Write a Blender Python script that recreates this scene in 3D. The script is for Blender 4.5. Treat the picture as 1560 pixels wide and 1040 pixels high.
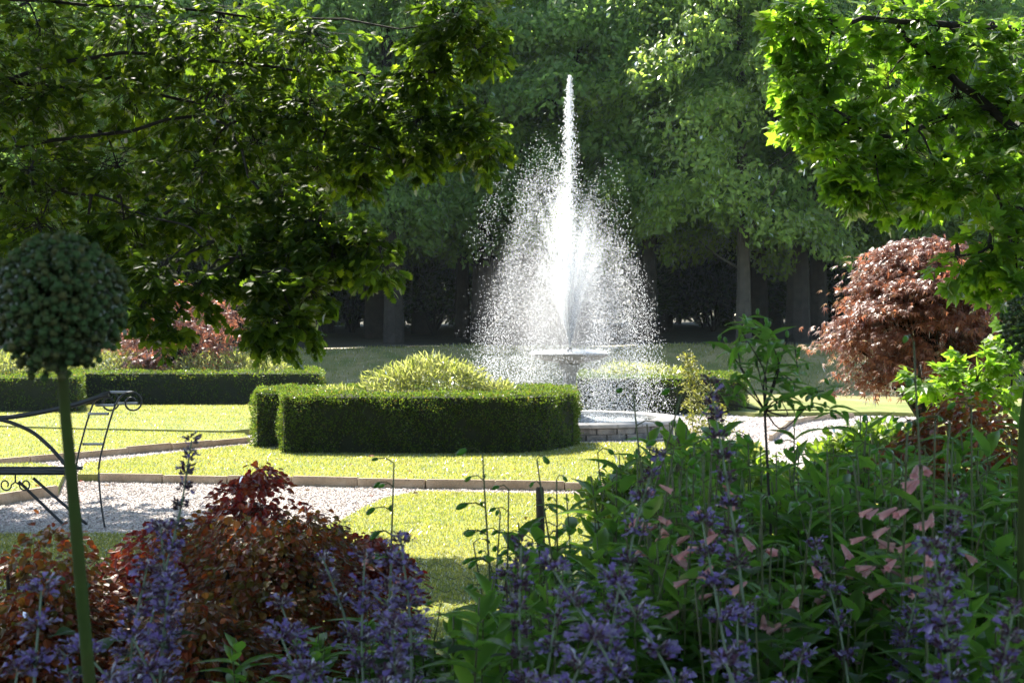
import bpy, math, random
import numpy as np
from mathutils import Matrix, Vector

random.seed(7)
RNG = np.random.default_rng(11)
for _o in list(bpy.data.objects):
    bpy.data.objects.remove(_o)
SC = bpy.context.scene
COL = SC.collection
R = math.radians

# ------------------------------------------------------------------ camera
EYE, FPX, HOR = 1.35, 1850.0, 510.0
cam_d = bpy.data.cameras.new('camera')
cam_d.lens = 36 * FPX / 1560
cam_d.sensor_width = 36
cam_d.clip_start, cam_d.clip_end = 0.05, 600
cam_d.dof.use_dof = True
cam_d.dof.focus_distance = 15.0
cam_d.dof.aperture_fstop = 14
cam = bpy.data.objects.new('camera', cam_d)
COL.objects.link(cam)
cam.location = (0, 0, EYE)
cam.rotation_euler = (R(90) - math.atan(10 / FPX), 0, 0)
SC.camera = cam

# ------------------------------------------------------------------ sky, sun, exposure
SUN = np.array([-0.34, 0.47, 0.82]); SUN /= np.linalg.norm(SUN)
w = bpy.data.worlds.new('World'); SC.world = w; w.use_nodes = True
nt = w.node_tree; nt.nodes.clear()
sk = nt.nodes.new('ShaderNodeTexSky'); sk.sky_type = 'NISHITA'; sk.sun_disc = False
sk.sun_elevation = math.asin(SUN[2]); sk.sun_rotation = math.atan2(SUN[0], SUN[1])
bg = nt.nodes.new('ShaderNodeBackground'); bg.inputs['Strength'].default_value = 0.115
wo = nt.nodes.new('ShaderNodeOutputWorld')
nt.links.new(sk.outputs[0], bg.inputs[0]); nt.links.new(bg.outputs[0], wo.inputs[0])
sd = bpy.data.lights.new('sun', 'SUN'); sd.energy = 4.8; sd.angle = R(0.53); sd.color = (1, .94, .82)
so = bpy.data.objects.new('sun', sd); COL.objects.link(so)
so.rotation_euler = Vector(SUN.tolist()).to_track_quat('Z', 'Y').to_euler()
so.location = (-20, 40, 70)
SC.view_settings.view_transform = 'Standard'
SC.view_settings.look = 'None'
SC.view_settings.gamma = 1
SC.view_settings.use_curve_mapping = False
SC.view_settings.exposure = 2.0
SC.cycles.max_bounces = 8
SC.cycles.diffuse_bounces = 4
SC.cycles.glossy_bounces = 3
SC.cycles.transmission_bounces = 6
SC.cycles.transparent_max_bounces = 40
SC.cycles.sample_clamp_indirect = 6
SC.cycles.caustics_reflective = False
SC.cycles.caustics_refractive = False

# ------------------------------------------------------------------ helpers
def at(px, py, d):
    "world point seen at photo pixel (px, py) at distance d along the view"
    return np.array([(px - 780) * d / FPX, d, EYE - (py - HOR) * d / FPX])

def gd(px, py, z=0.0):
    d = (EYE - z) * FPX / (py - HOR)
    return np.array([(px - 780) * d / FPX, d, z])

def nrm(a):
    a = np.asarray(a, float)
    return a / (np.linalg.norm(a, axis=-1, keepdims=True) + 1e-12)

def frames(dirs, nors):
    x = nrm(dirs); y = nrm(np.cross(nors, x)); z = np.cross(x, y)
    return np.stack([x, y, z], axis=-1)

class Acc:
    def __init__(s): s.V = []; s.F = []; s.M = []; s.n = 0
    def add(s, V, F, mi=0):
        V = np.asarray(V, float).reshape(-1, 3); F = np.asarray(F, int).reshape(-1, 3)
        s.V.append(V); s.F.append(F + s.n); s.M.append(np.full(len(F), mi, np.int32)); s.n += len(V)
        return s
    def scatter(s, T, pos, Rm, sc, mi=0):
        TV, TF = T
        pos = np.asarray(pos, float); sc = np.asarray(sc, float)
        if sc.ndim == 1: sc = sc[:, None]
        V = np.einsum('nij,vj->nvi', Rm, TV) * sc[:, None, :1] + pos[:, None, :]
        F = TF[None] + (np.arange(len(pos)) * len(TV))[:, None, None]
        return s.add(V.reshape(-1, 3), F.reshape(-1, 3), mi)
    def tube(s, P, r, n=6, mi=0, cap=True):
        P = np.asarray(P, float); k = len(P)
        r = np.broadcast_to(np.asarray(r, float), (k,)) if np.ndim(r) == 0 else np.interp(np.linspace(0, 1, k), np.linspace(0, 1, len(r)), r)
        T = np.gradient(P, axis=0); T = nrm(T)
        up = np.array([0., 0, 1]) if abs(T[:, 2]).mean() < .8 else np.array([0., 1, 0])
        A = nrm(np.cross(T, up)); B = np.cross(T, A)
        a = np.linspace(0, 2 * np.pi, n, endpoint=False)
        V = P[:, None] + r[:, None, None] * (np.cos(a)[None, :, None] * A[:, None] + np.sin(a)[None, :, None] * B[:, None])
        F = []
        for i in range(k - 1):
            for j in range(n):
                a0, a1 = i * n + j, i * n + (j + 1) % n
                F += [(a0, a1, a1 + n), (a0, a1 + n, a0 + n)]
        V = V.reshape(-1, 3)
        if cap:
            V = np.vstack([V, P[0], P[-1]])
            c0, c1 = k * n, k * n + 1
            for j in range(n):
                F += [(c0, (j + 1) % n, j), (c1, (k - 1) * n + j, (k - 1) * n + (j + 1) % n)]
        return s.add(V, F, mi)
    def lathe(s, prof, n=32, c=(0, 0, 0), mi=0, a0=0., a1=2 * math.pi):
        prof = np.asarray(prof, float); k = len(prof)
        full = abs(a1 - a0 - 2 * math.pi) < 1e-6
        m = n if full else n + 1
        a = np.linspace(a0, a1, m, endpoint=not full)
        V = np.stack([prof[:, None, 0] * np.cos(a), prof[:, None, 0] * np.sin(a), np.broadcast_to(prof[:, None, 1], (k, m))], -1) + np.asarray(c, float)
        F = []
        for i in range(k - 1):
            for j in range(n):
                p, q = i * m + j, i * m + (j + 1) % m
                F += [(p, q, q + m), (p, q + m, p + m)]
        return s.add(V.reshape(-1, 3), F, mi)
    def box(s, lo, hi, mi=0, Rm=None, c=None):
        lo = np.asarray(lo, float); hi = np.asarray(hi, float)
        V = np.array([[(lo, hi)[(i >> k) & 1][k] for k in range(3)] for i in range(8)])
        if Rm is not None: V = V @ np.asarray(Rm).T + np.asarray(c)
        Q = [(0, 2, 3, 1), (4, 5, 7, 6), (0, 1, 5, 4), (2, 6, 7, 3), (0, 4, 6, 2), (1, 3, 7, 5)]
        F = []
        for q in Q: F += [(q[0], q[1], q[2]), (q[0], q[2], q[3])]
        return s.add(V, F, mi)
    def mesh(s, name, mats, smooth=False):
        me = bpy.data.meshes.new(name)
        V = np.vstack(s.V).astype(np.float32); F = np.vstack(s.F).astype(np.int32)
        me.vertices.add(len(V)); me.vertices.foreach_set('co', V.ravel())
        me.loops.add(F.size); me.loops.foreach_set('vertex_index', F.ravel())
        me.polygons.add(len(F))
        me.polygons.foreach_set('loop_start', np.arange(0, F.size, 3, dtype=np.int32))
        if len(mats) > 1: me.polygons.foreach_set('material_index', np.concatenate(s.M))
        me.polygons.foreach_set('use_smooth', np.full(len(F), bool(smooth)))
        for m in mats: me.materials.append(m)
        me.update(calc_edges=True)
        return me
    def build(s, name, mats, parent=None, smooth=False):
        if not isinstance(mats, (list, tuple)): mats = [mats]
        return link(name, s.mesh(name, mats, smooth), parent)

def link(name, me, parent=None, mat=None):
    o = bpy.data.objects.new(name, me); COL.objects.link(o)
    if parent is not None: o.parent = parent
    if mat is not None: o.matrix_basis = mat
    return o

def tag(o, label, cat=None, group=None, kind=None):
    if label: o['label'] = label
    if cat: o['category'] = cat
    if group: o['group'] = group
    if kind: o['kind'] = kind
    return o

def empty(name, loc, label, cat, group=None):
    o = bpy.data.objects.new(name, None); COL.objects.link(o)
    o.location = tuple(float(v) for v in loc); o.empty_display_size = .1
    return tag(o, label, cat, group)

def mat4(pos, Rm=None, s=1.0):
    M = Matrix.Identity(4)
    Rm = np.eye(3) if Rm is None else Rm
    for i in range(3):
        for j in range(3): M[i][j] = float(Rm[i][j]) * float(s)
        M[i][3] = float(pos[i])
    return M

def copy_tree(o, parent=None):
    c = o.copy(); COL.objects.link(c)
    if parent is not None: c.parent = parent
    for ch in list(o.children): copy_tree(ch, c)
    return c

def spline(P, n=24):
    "Catmull-Rom through points"
    P = np.asarray(P, float)
    Q = np.vstack([2 * P[0] - P[1], P, 2 * P[-1] - P[-2]])
    t = np.linspace(0, len(P) - 1 - 1e-9, n); i = t.astype(int); f = (t - i)[:, None]
    a, b, c, d = Q[i], Q[i + 1], Q[i + 2], Q[i + 3]
    return .5 * ((2 * b) + (c - a) * f + (2 * a - 5 * b + 4 * c - d) * f ** 2 + (3 * b - a - 3 * c + d) * f ** 3)

def rand_unit(n):
    return nrm(RNG.normal(size=(n, 3)))

# ------------------------------------------------------------------ leaf templates (x along leaf, z normal)
def strip_leaf(ts, ws, droop=.25, fold=.3, L=1.0):
    V, F = [], []
    for t, w in zip(ts, ws):
        z = -droop * t * t
        V += [(t * L, 0, z), (t * L, w, z + fold * w), (t * L, -w, z + fold * w)]
    for i in range(len(ts) - 1):
        a, b = 3 * i, 3 * i + 3
        F += [(a, b, b + 1), (a, b + 1, a + 1), (a, b + 2, b), (a, a + 2, b + 2)]
    return np.array(V, float), np.array(F, int)

OAK = strip_leaf([0, .12, .24, .31, .44, .52, .64, .71, .82, .9, 1], [.012, .03, .15, .08, .25, .13, .31, .17, .24, .12, .02], .18, .25)
LANCE = strip_leaf([0, .1, .3, .55, .8, 1], [.03, .1, .165, .15, .08, 0.004], .38, .45)
LANCE2 = strip_leaf([0, .12, .35, .6, .82, 1], [.03, .1, .17, .14, .06, 0.004], .12, .35)
BROAD = strip_leaf([0, .12, .3, .5, .75, 1], [.03, .24, .34, .32, .17, .01], .3, .3)
OVAL = (np.array([(0, 0, 0), (.5, .27, .06), (1, 0, -.05), (.5, -.27, .06)], float), np.array([(0, 2, 1), (0, 3, 2)]))
THIN = (np.array([(0, 0, 0), (.45, .13, .03), (1, 0, -.15), (.45, -.13, .03)], float), np.array([(0, 2, 1), (0, 3, 2)]))
ROUNDL = strip_leaf([0, .25, .55, .8, 1], [.05, .36, .42, .3, .05], .2, .3)

def maple_leaf():
    pol = [(-172, .1), (-150, .38), (-125, .58), (-108, .42), (-80, .78), (-62, .5), (-44, .62), (-28, .44), (-14, .72), (0, 1.0)]
    pol = [(-170, .16), (-138, .52), (-112, .34), (-84, .68), (-66, .88), (-58, .66), (-36, .46), (-20, .68), (-12, .72), (0, 1.02)]
    pts = [(r * math.cos(R(a)) + .12, r * math.sin(R(a))) for a, r in pol]
    pts = pts + [(x, -y) for x, y in reversed(pts[:-1])]
    V = [(0.12, 0, 0)] + [(x, y, -.16 * (x - .1) ** 2 + .14 * abs(y) - .2 * y * y) for x, y in pts]
    V += [(-.55, .012, -.1), (-.55, -.012, -.1), (.12, .014, -.004), (.12, -.014, -.004)]
    n = len(pts); F = [(0, i + 1, i + 2) for i in range(n - 1)]
    F += [(n + 1, n + 2, n + 4), (n + 1, n + 4, n + 3)]
    V = np.array(V); V[:, 0] += .55; V /= 1.3
    return V, np.array(F)
MAPLE = maple_leaf()
def palm_leaf():
    "japanese maple: five slender drooping fingers"
    V, F = [], []
    for a, l in ((-75, .6), (-38, .85), (0, 1), (38, .85), (75, .6)):
        c, s_ = math.cos(R(a)), math.sin(R(a)); b = len(V)
        for t, w in ((0, .02), (.45, .085), (1, 0.0)):
            z = -.45 * (t * l) ** 2
            for sg in (1, -1):
                V.append((t * l * c - sg * w * s_, t * l * s_ + sg * w * c, z))
        F += [(b, b + 1, b + 3), (b, b + 3, b + 2), (b + 2, b + 3, b + 5)]
    return np.array(V), np.array(F)
PALM = palm_leaf()
SMALLR = (np.array([(0, 0, 0), (.35, .4, .08), (.8, .3, .02), (1, 0, -.12), (.8, -.3, .02), (.35, -.4, .08)], float), np.array([(0, 3, 2), (0, 2, 1), (0, 5, 4), (0, 4, 3)]))
OCTA = (np.array([(1, 0, 0), (-1, 0, 0), (0, 1, 0), (0, -1, 0), (0, 0, 1), (0, 0, -1)], float),
        np.array([(0, 2, 4), (2, 1, 4), (1, 3, 4), (3, 0, 4), (2, 0, 5), (1, 2, 5), (3, 1, 5), (0, 3, 5)]))
TETRA = (np.array([(1, 1, 1), (1, -1, -1), (-1, 1, -1), (-1, -1, 1)], float) / 1.7, np.array([(0, 1, 2), (0, 2, 3), (0, 3, 1), (1, 3, 2)]))

# ------------------------------------------------------------------ materials
def newmat(name):
    m = bpy.data.materials.new(name); m.use_nodes = True
    m.node_tree.nodes.clear()
    return m, m.node_tree.nodes, m.node_tree.links

def leafmat(name, cols, trans=1.6, tmix=.5, gloss=.06, rough=.35, tint=(1.0, 1.0, .6), wear=None):
    "cols: base colours spread over the leaves; translucent = colour * trans * tint"
    m, N, L = newmat(name)
    geo = N.new('ShaderNodeNewGeometry'); oi = N.new('ShaderNodeObjectInfo')
    ad = N.new('ShaderNodeMath'); ad.operation = 'ADD'
    fr = N.new('ShaderNodeMath'); fr.operation = 'FRACT'
    L.new(geo.outputs['Random Per Island'], ad.inputs[0]); L.new(oi.outputs['Random'], ad.inputs[1]); L.new(ad.outputs[0], fr.inputs[0])
    cr = N.new('ShaderNodeValToRGB'); L.new(fr.outputs[0], cr.inputs[0])
    el = cr.color_ramp.elements
    while len(el) < len(cols): el.new(.5)
    for i, c in enumerate(cols):
        el[i].position = i / max(1, len(cols) - 1); el[i].color = (*c, 1)
    no = N.new('ShaderNodeTexNoise'); no.inputs['Scale'].default_value = 40; no.inputs['Detail'].default_value = 3
    mr = N.new('ShaderNodeMapRange'); mr.inputs[3].default_value = .75; mr.inputs[4].default_value = 1.25
    L.new(no.outputs[0], mr.inputs[0])
    mu = N.new('ShaderNodeVectorMath'); mu.operation = 'SCALE'; L.new(cr.outputs[0], mu.inputs[0]); L.new(mr.outputs[0], mu.inputs[3])
    if wear:
        nw = N.new('ShaderNodeTexNoise'); nw.inputs['Scale'].default_value = .9; nw.inputs['Detail'].default_value = 6; nw.inputs['Roughness'].default_value = .65
        tcw = N.new('ShaderNodeTexCoord'); L.new(tcw.outputs['Object'], nw.inputs[0])
        wr = N.new('ShaderNodeMapRange'); wr.inputs[1].default_value = .38; wr.inputs[2].default_value = .68; L.new(nw.outputs[0], wr.inputs[0])
        wm = N.new('ShaderNodeMix'); wm.data_type = 'RGBA'; L.new(wr.outputs[0], wm.inputs[0]); L.new(mu.outputs[0], wm.inputs[6]); wm.inputs[7].default_value = (*wear, 1)
        wf = N.new('ShaderNodeMath'); wf.operation = 'MULTIPLY'; wf.inputs[1].default_value = .28; L.new(wr.outputs[0], wf.inputs[0]); L.new(wf.outputs[0], wm.inputs[0])
        mu = type('o', (), {'outputs': [wm.outputs[2]]})
    di = N.new('ShaderNodeBsdfDiffuse'); L.new(mu.outputs[0], di.inputs[0])
    m2 = N.new('ShaderNodeVectorMath'); m2.operation = 'MULTIPLY'; L.new(mu.outputs[0], m2.inputs[0])
    m2.inputs[1].default_value = tuple(trans * t for t in tint)
    tr = N.new('ShaderNodeBsdfTranslucent'); L.new(m2.outputs[0], tr.inputs[0])
    mx = N.new('ShaderNodeMixShader'); mx.inputs[0].default_value = tmix; L.new(di.outputs[0], mx.inputs[1]); L.new(tr.outputs[0], mx.inputs[2])
    gl = N.new('ShaderNodeBsdfGlossy'); gl.inputs['Roughness'].default_value = rough
    lw = N.new('ShaderNodeFresnel'); lw.inputs[0].default_value = 1.4
    gm = N.new('ShaderNodeMath'); gm.operation = 'MULTIPLY'; gm.inputs[1].default_value = gloss * 15; gm.use_clamp = True
    L.new(lw.outputs[0], gm.inputs[0])
    mg = N.new('ShaderNodeMixShader'); L.new(gm.outputs[0], mg.inputs[0]); L.new(mx.outputs[0], mg.inputs[1]); L.new(gl.outputs[0], mg.inputs[2])
    out = N.new('ShaderNodeOutputMaterial'); L.new(mg.outputs[0], out.inputs[0])
    return m

def surf(name, cols, scale=5.0, rough=.8, bump=.3, bscale=None, detail=6, metal=0.0, spec=.4):
    m, N, L = newmat(name)
    tc = N.new('ShaderNodeTexCoord')
    no = N.new('ShaderNodeTexNoise'); no.inputs['Scale'].default_value = scale; no.inputs['Detail'].default_value = detail
    L.new(tc.outputs['Object'], no.inputs[0])
    cr = N.new('ShaderNodeValToRGB'); L.new(no.outputs[0], cr.inputs[0])
    el = cr.color_ramp.elements
    while len(el) < len(cols): el.new(.5)
    for i, c in enumerate(cols):
        el[i].position = .3 + .4 * i / max(1, len(cols) - 1); el[i].color = (*c, 1)
    p = N.new('ShaderNodeBsdfPrincipled'); p.inputs['Roughness'].default_value = rough; p.inputs['Metallic'].default_value = metal
    p.inputs['Specular IOR Level'].default_value = spec
    L.new(cr.outputs[0], p.inputs['Base Color'])
    n2 = N.new('ShaderNodeTexNoise'); n2.inputs['Scale'].default_value = bscale or scale * 6; n2.inputs['Detail'].default_value = 5
    L.new(tc.outputs['Object'], n2.inputs[0])
    bp = N.new('ShaderNodeBump'); bp.inputs['Strength'].default_value = bump; bp.inputs['Distance'].default_value = .02
    L.new(n2.outputs[0], bp.inputs['Height']); L.new(bp.outputs[0], p.inputs['Normal'])
    out = N.new('ShaderNodeOutputMaterial'); L.new(p.outputs[0], out.inputs[0])
    return m

M = {}
M['oak'] = leafmat('oak_leaf', [(.014, .028, .005), (.02, .038, .006), (.028, .05, .008), (.022, .042, .006), (.07, .1, .014)], 5.6, .58, .012, .45, (1.2, 1.12, .4))  # mostly dark, few bright leaves: inner shade and sunlit glints put into the colour
M['maple'] = leafmat('maple_leaf', [(.04, .08, .012), (.055, .105, .014), (.075, .12, .016)], 5.0, .62, .025, .35, (1.15, 1.12, .5))
M['wood'] = leafmat('woodland_leaf', [(.065, .115, .036), (.085, .135, .042), (.1, .15, .048), (.07, .12, .038)], 5.0, .55, .03, .4, (1.12, 1.08, .62))
M['lime'] = leafmat('lime_leaf', [(.085, .13, .034), (.1, .15, .04), (.125, .17, .048)], 5.6, .62, .05, .4, (1.15, 1.08, .6))
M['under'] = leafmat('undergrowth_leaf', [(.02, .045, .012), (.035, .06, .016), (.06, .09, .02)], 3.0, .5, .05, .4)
M['box'] = leafmat('box_leaf', [(.022, .048, .009), (.035, .068, .011), (.055, .088, .016), (.04, .072, .013), (.07, .1, .02), (.03, .06, .01), (.1, .08, .03)], 3.4, .45, .015, .5, (1.2, 1.1, .45))
M['gold'] = leafmat('golden_leaf', [(.13, .17, .03), (.22, .25, .07), (.36, .38, .2), (.17, .21, .045)], 2.0, .5, .06, .35, (1.1, 1.05, .6))
M['palm'] = leafmat('copper_leaf', [(.13, .06, .05), (.21, .115, .09), (.17, .085, .068), (.1, .048, .045), (.27, .15, .1)], 2.4, .5, .05, .35, (1.25, .9, .6))
M['redshrub'] = leafmat('wine_leaf', [(.14, .018, .015), (.18, .03, .018), (.09, .014, .018), (.24, .085, .022)], 3.0, .5, .05, .4, (1.3, .7, .5))
M['bronze'] = leafmat('bronze_leaf', [(.16, .04, .015), (.14, .06, .016), (.09, .085, .016), (.22, .065, .018), (.12, .02, .016), (.075, .08, .015), (.14, .022, .016)], 3.0, .5, .05, .4, (1.2, .9, .4))
M['pleaf'] = leafmat('bellflower_leaf', [(.06, .12, .03), (.07, .135, .032), (.085, .145, .036)], 4.4, .5, .035, .36, (1.1, 1.2, .36))
M['cleaf'] = leafmat('catmint_leaf', [(.035, .065, .03), (.03, .06, .022), (.05, .08, .035)], 1.8, .35, .02, .6)
M['sunleaf'] = leafmat('border_leaf', [(.05, .09, .014), (.075, .12, .02), (.1, .14, .025)], 3.6, .55, .05, .35, (1.1, 1.15, .4))
M['fern'] = leafmat('plume_leaf', [(.15, .15, .03), (.22, .21, .055), (.12, .14, .03)], 2.0, .5, .04, .4)
M['grassb'] = leafmat('grass_blade', [(.07, .105, .018), (.12, .15, .034), (.18, .195, .06), (.24, .225, .095)], 2.7, .53, .03, .45, (1.12, 1.06, .5), (.28, .23, .09))
M['petal'] = leafmat('catmint_petal', [(.125, .085, .25), (.17, .12, .33), (.25, .19, .4), (.11, .065, .17)], 1.4, .4, .01, .6, (1, .95, 1))
M['calyx'] = leafmat('catmint_calyx', [(.07, .03, .065), (.1, .045, .085), (.075, .055, .05)], 1.5, .3, .02, .5)
M['bell'] = leafmat('bell_petal', [(.62, .3, .31), (.7, .4, .38), (.54, .3, .32)], 1.3, .45, .03, .4, (1, .8, .75))
M['cstem'] = surf('catmint_stem', [(.1, .13, .08), (.14, .18, .11)], 30, .7, .1)
M['pstem'] = surf('green_stem', [(.05, .08, .02), (.07, .06, .025)], 20, .6, .1)
M['astem'] = surf('allium_stem', [(.024, .045, .008), (.04, .06, .012), (.035, .04, .01)], 12, .85, .1, spec=.15)
M['abud'] = leafmat('allium_bud', [(.042, .074, .026), (.055, .095, .032), (.085, .085, .03), (.048, .085, .03)], 1.2, .2, .012, .6)
M['bark'] = surf('bark', [(.01, .008, .006), (.02, .016, .012), (.032, .028, .021)], 6, .9, .9, 18)
M['barkpale'] = surf('pale_bark', [(.04, .035, .028), (.08, .07, .056)], 5, .9, .6, 20)
M['core'] = surf('hedge_twigs', [(.012, .016, .006), (.02, .025, .01)], 30, .95, .8)
M['iron'] = surf('wrought_iron', [(.012, .012, .014), (.02, .02, .022)], 20, .42, .1, metal=.0, spec=.6)
M['wire'] = surf('wire', [(.06, .06, .05), (.09, .08, .07)], 60, .6, .05)
M['post'] = surf('weathered_post', [(.05, .035, .022), (.09, .065, .04)], 12, .85, .6)
M['stone'] = surf('edging_stone', [(.2, .15, .1), (.28, .215, .15), (.34, .27, .2)], 9, .85, .5)
M['rubble'] = surf('pool_stone', [(.12, .11, .1), (.2, .18, .16), (.27, .25, .22)], 8, .85, .7)
M['coping'] = surf('coping_stone', [(.24, .23, .21), (.33, .31, .29)], 7, .5, .4)
M['bowl'] = surf('fountain_stone', [(.18, .17, .155), (.28, .265, .24)], 6, .6, .4)
M['soil'] = surf('soil', [(.018, .013, .009), (.035, .025, .017)], 12, .95, .8)
M['mortar'] = surf('mortar', [(.1, .095, .085), (.14, .13, .12)], 12, .95, .4)
M['gravel'] = surf('gravel_ground', [(.28, .24, .215), (.42, .37, .34), (.52, .47, .43)], 55, .9, .9, 90)
M['turf'] = surf('turf', [(.085, .115, .024), (.135, .155, .038), (.19, .19, .062)], 2.2, .9, .5, 120)
M['bankturf'] = surf('bank_turf', [(.11, .135, .03), (.19, .175, .06), (.27, .22, .1)], 1.6, .9, .9, 30)
M['forestfloor'] = surf('forest_floor', [(.02, .018, .008), (.045, .036, .016), (.035, .045, .014)], .7, .95, .7, 8)

def pebble_mat():
    m, N, L = newmat('pebble')
    geo = N.new('ShaderNodeNewGeometry'); cr = N.new('ShaderNodeValToRGB'); L.new(geo.outputs['Random Per Island'], cr.inputs[0])
    el = cr.color_ramp.elements; el[0].color = (.26, .22, .2, 1); el[1].color = (.62, .57, .53, 1)
    e = el.new(.5); e.color = (.48, .42, .385, 1)
    p = N.new('ShaderNodeBsdfPrincipled'); p.inputs['Roughness'].default_value = .75; L.new(cr.outputs[0], p.inputs['Base Color'])
    o = N.new('ShaderNodeOutputMaterial'); L.new(p.outputs[0], o.inputs[0]); return m
M['pebble'] = pebble_mat()

def drop_mat(name, clear):
    m, N, L = newmat(name)
    di = N.new('ShaderNodeBsdfDiffuse'); di.inputs[0].default_value = (.92, .94, .96, 1)
    tr = N.new('ShaderNodeBsdfTranslucent'); tr.inputs[0].default_value = (.92, .94, .96, 1)
    mx = N.new('ShaderNodeMixShader'); mx.inputs[0].default_value = .5; L.new(di.outputs[0], mx.inputs[1]); L.new(tr.outputs[0], mx.inputs[2])
    gl = N.new('ShaderNodeBsdfGlossy'); gl.inputs['Roughness'].default_value = .2
    m2 = N.new('ShaderNodeMixShader'); m2.inputs[0].default_value = .12; L.new(mx.outputs[0], m2.inputs[1]); L.new(gl.outputs[0], m2.inputs[2])
    tp = N.new('ShaderNodeBsdfTransparent'); m3 = N.new('ShaderNodeMixShader'); m3.inputs[0].default_value = clear; L.new(m2.outputs[0], m3.inputs[1]); L.new(tp.outputs[0], m3.inputs[2])
    o = N.new('ShaderNodeOutputMaterial'); L.new(m3.outputs[0], o.inputs[0]); return m
M['drop'] = drop_mat('white_drops', .55); M['jet'] = drop_mat('white_jets', .92)

def water_mat():
    m, N, L = newmat('pool_water')
    p = N.new('ShaderNodeBsdfPrincipled'); p.inputs['Base Color'].default_value = (.12, .14, .13, 1); p.inputs['Roughness'].default_value = .12
    tc = N.new('ShaderNodeTexCoord'); no = N.new('ShaderNodeTexNoise'); no.inputs['Scale'].default_value = 22; no.inputs['Detail'].default_value = 4
    L.new(tc.outputs['Object'], no.inputs[0])
    bp = N.new('ShaderNodeBump'); bp.inputs['Strength'].default_value = .9; bp.inputs['Distance'].default_value = .03
    L.new(no.outputs[0], bp.inputs['Height']); L.new(bp.outputs[0], p.inputs['Normal'])
    o = N.new('ShaderNodeOutputMaterial'); L.new(p.outputs[0], o.inputs[0]); return m
M['water'] = water_mat()

# ------------------------------------------------------------------ setting: ground, lawns, bank, bed
def poly_sheet(name, pts, mat, thick=0.0, label=None):
    "flat polygon sheet (with skirts when it stands proud)"
    import bmesh
    bm = bmesh.new()
    vs = [bm.verts.new(tuple(p)) for p in pts]
    f = bm.faces.new(vs)
    if f.normal.z < 0: f.normal_flip()
    bm.normal_update()
    if f.normal.z < 0: f.normal_flip()
    if thick:
        r = bmesh.ops.extrude_edge_only(bm, edges=list(bm.edges))
        for v in [e for e in r['geom'] if isinstance(e, bmesh.types.BMVert)]: v.co.z -= thick
    bmesh.ops.triangulate(bm, faces=[f for f in bm.faces])
    me = bpy.data.meshes.new(name); bm.to_mesh(me); bm.free()
    me.materials.append(mat)
    o = link(name, me); tag(o, label, None, None, 'structure')
    return o

def grid_sheet(name, xs, ys, zf, mat, label=None):
    X, Y = np.meshgrid(xs, ys, indexing='ij'); Z = zf(X, Y)
    V = np.stack([X, Y, Z], -1).reshape(-1, 3); n = len(ys); F = []
    for i in range(len(xs) - 1):
        for j in range(n - 1):
            a = i * n + j; F += [(a, a + n, a + n + 1), (a, a + n + 1, a + 1)]
    o = Acc().add(V, F).build(name, mat, None, True); tag(o, label, None, None, 'structure'); return o

def bank_z(X, Y):
    top = 1.02 + .0075 * X
    t = np.clip((Y - 29.5) / 4.6, 0, 1); s = t * t * (3 - 2 * t)
    z = s * top + np.clip(Y - 34, 0, 400) * .022
    return z + .03 * np.sin(X * .9 + Y) * s + .02 * np.sin(X * 2.3 - Y * 1.7) * s

grid_sheet('ground', np.linspace(-110, 110, 7), np.linspace(-30, 24, 5), lambda X, Y: X * 0 - .02, M['forestfloor'])
grid_sheet('bank', np.linspace(-60, 60, 121), np.linspace(21.5, 34.6, 48), bank_z, M['bankturf'])
grid_sheet('woodland_floor', np.concatenate([[-110, -80], np.linspace(-60, 60, 61), [80, 110]]), np.concatenate([np.linspace(34.4, 90, 50), [110, 140]]),
           lambda X, Y: bank_z(X, Y) + .004 + .06 * np.sin(X * .7) * np.sin(Y * .5) * np.clip((Y - 34.6) * .3, 0, 1), M['forestfloor'])
grid_sheet('gravel_path', np.linspace(-22, 22, 45), np.linspace(6.5, 22.2, 32), lambda X, Y: X * 0, M['gravel'])

LZ = .07
lawnA = [gd(*p, LZ) for p in [(118, 722), (130, 705), (251, 691), (389, 676), (620, 673), (900, 674), (1160, 674), (1190, 746), (1000, 738), (800, 733), (600, 731), (450, 727), (300, 724), (152, 722)]]
lawnB = [gd(*p, LZ) for p in [(-420, 741), (0, 699), (166, 685), (380, 666), (372, 660), (135, 655), (0, 651), (-500, 648)]]
lawnB2 = [gd(*p, LZ + .012) for p in [(-520, 643), (0, 648), (135, 652), (350, 656), (430, 648), (520, 640), (520, 617), (-520, 617)]]
lawnC = [gd(*p, LZ) for p in [(-420, 757), (0, 706), (60, 705), (100, 714), (88, 742), (0, 755), (-400, 820)]]
lawnD = [gd(*p, .02) for p in [(640, 748), (900, 753), (1210, 758), (1500, 758), (2200, 760), (2200, 1000), (-900, 1000), (-900, 814), (150, 812), (360, 816), (480, 806), (520, 792), (555, 772), (590, 757)]]
lawnE = [gd(*p, LZ) for p in [(1150, 629), (1340, 627), (1700, 640), (1700, 612), (1100, 613), (1100, 625)]]
lawnF = [gd(*p, LZ) for p in [(1235, 690), (1300, 648), (1400, 645), (1900, 660), (1900, 735), (1240, 735)]]
poly_sheet('lawn', lawnA, M['turf'], LZ)
poly_sheet('lawn', lawnB, M['turf'], LZ)
poly_sheet('lawn', lawnB2, M['turf'], .1)
poly_sheet('lawn', lawnC, M['turf'], LZ)
poly_sheet('lawn', lawnD, M['turf'], 0)
poly_sheet('lawn', lawnE, M['turf'], LZ)
poly_sheet('lawn', lawnF, M['turf'], LZ)
def bed_z(X, Y):
    return np.clip(.34 * (1 - np.clip((Y - 2.2) / 2.6, 0, 1)), 0.0, 1) + .03 * np.sin(X * 5) * np.sin(Y * 6) - .02 * (Y > 4.75) + .02
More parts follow.
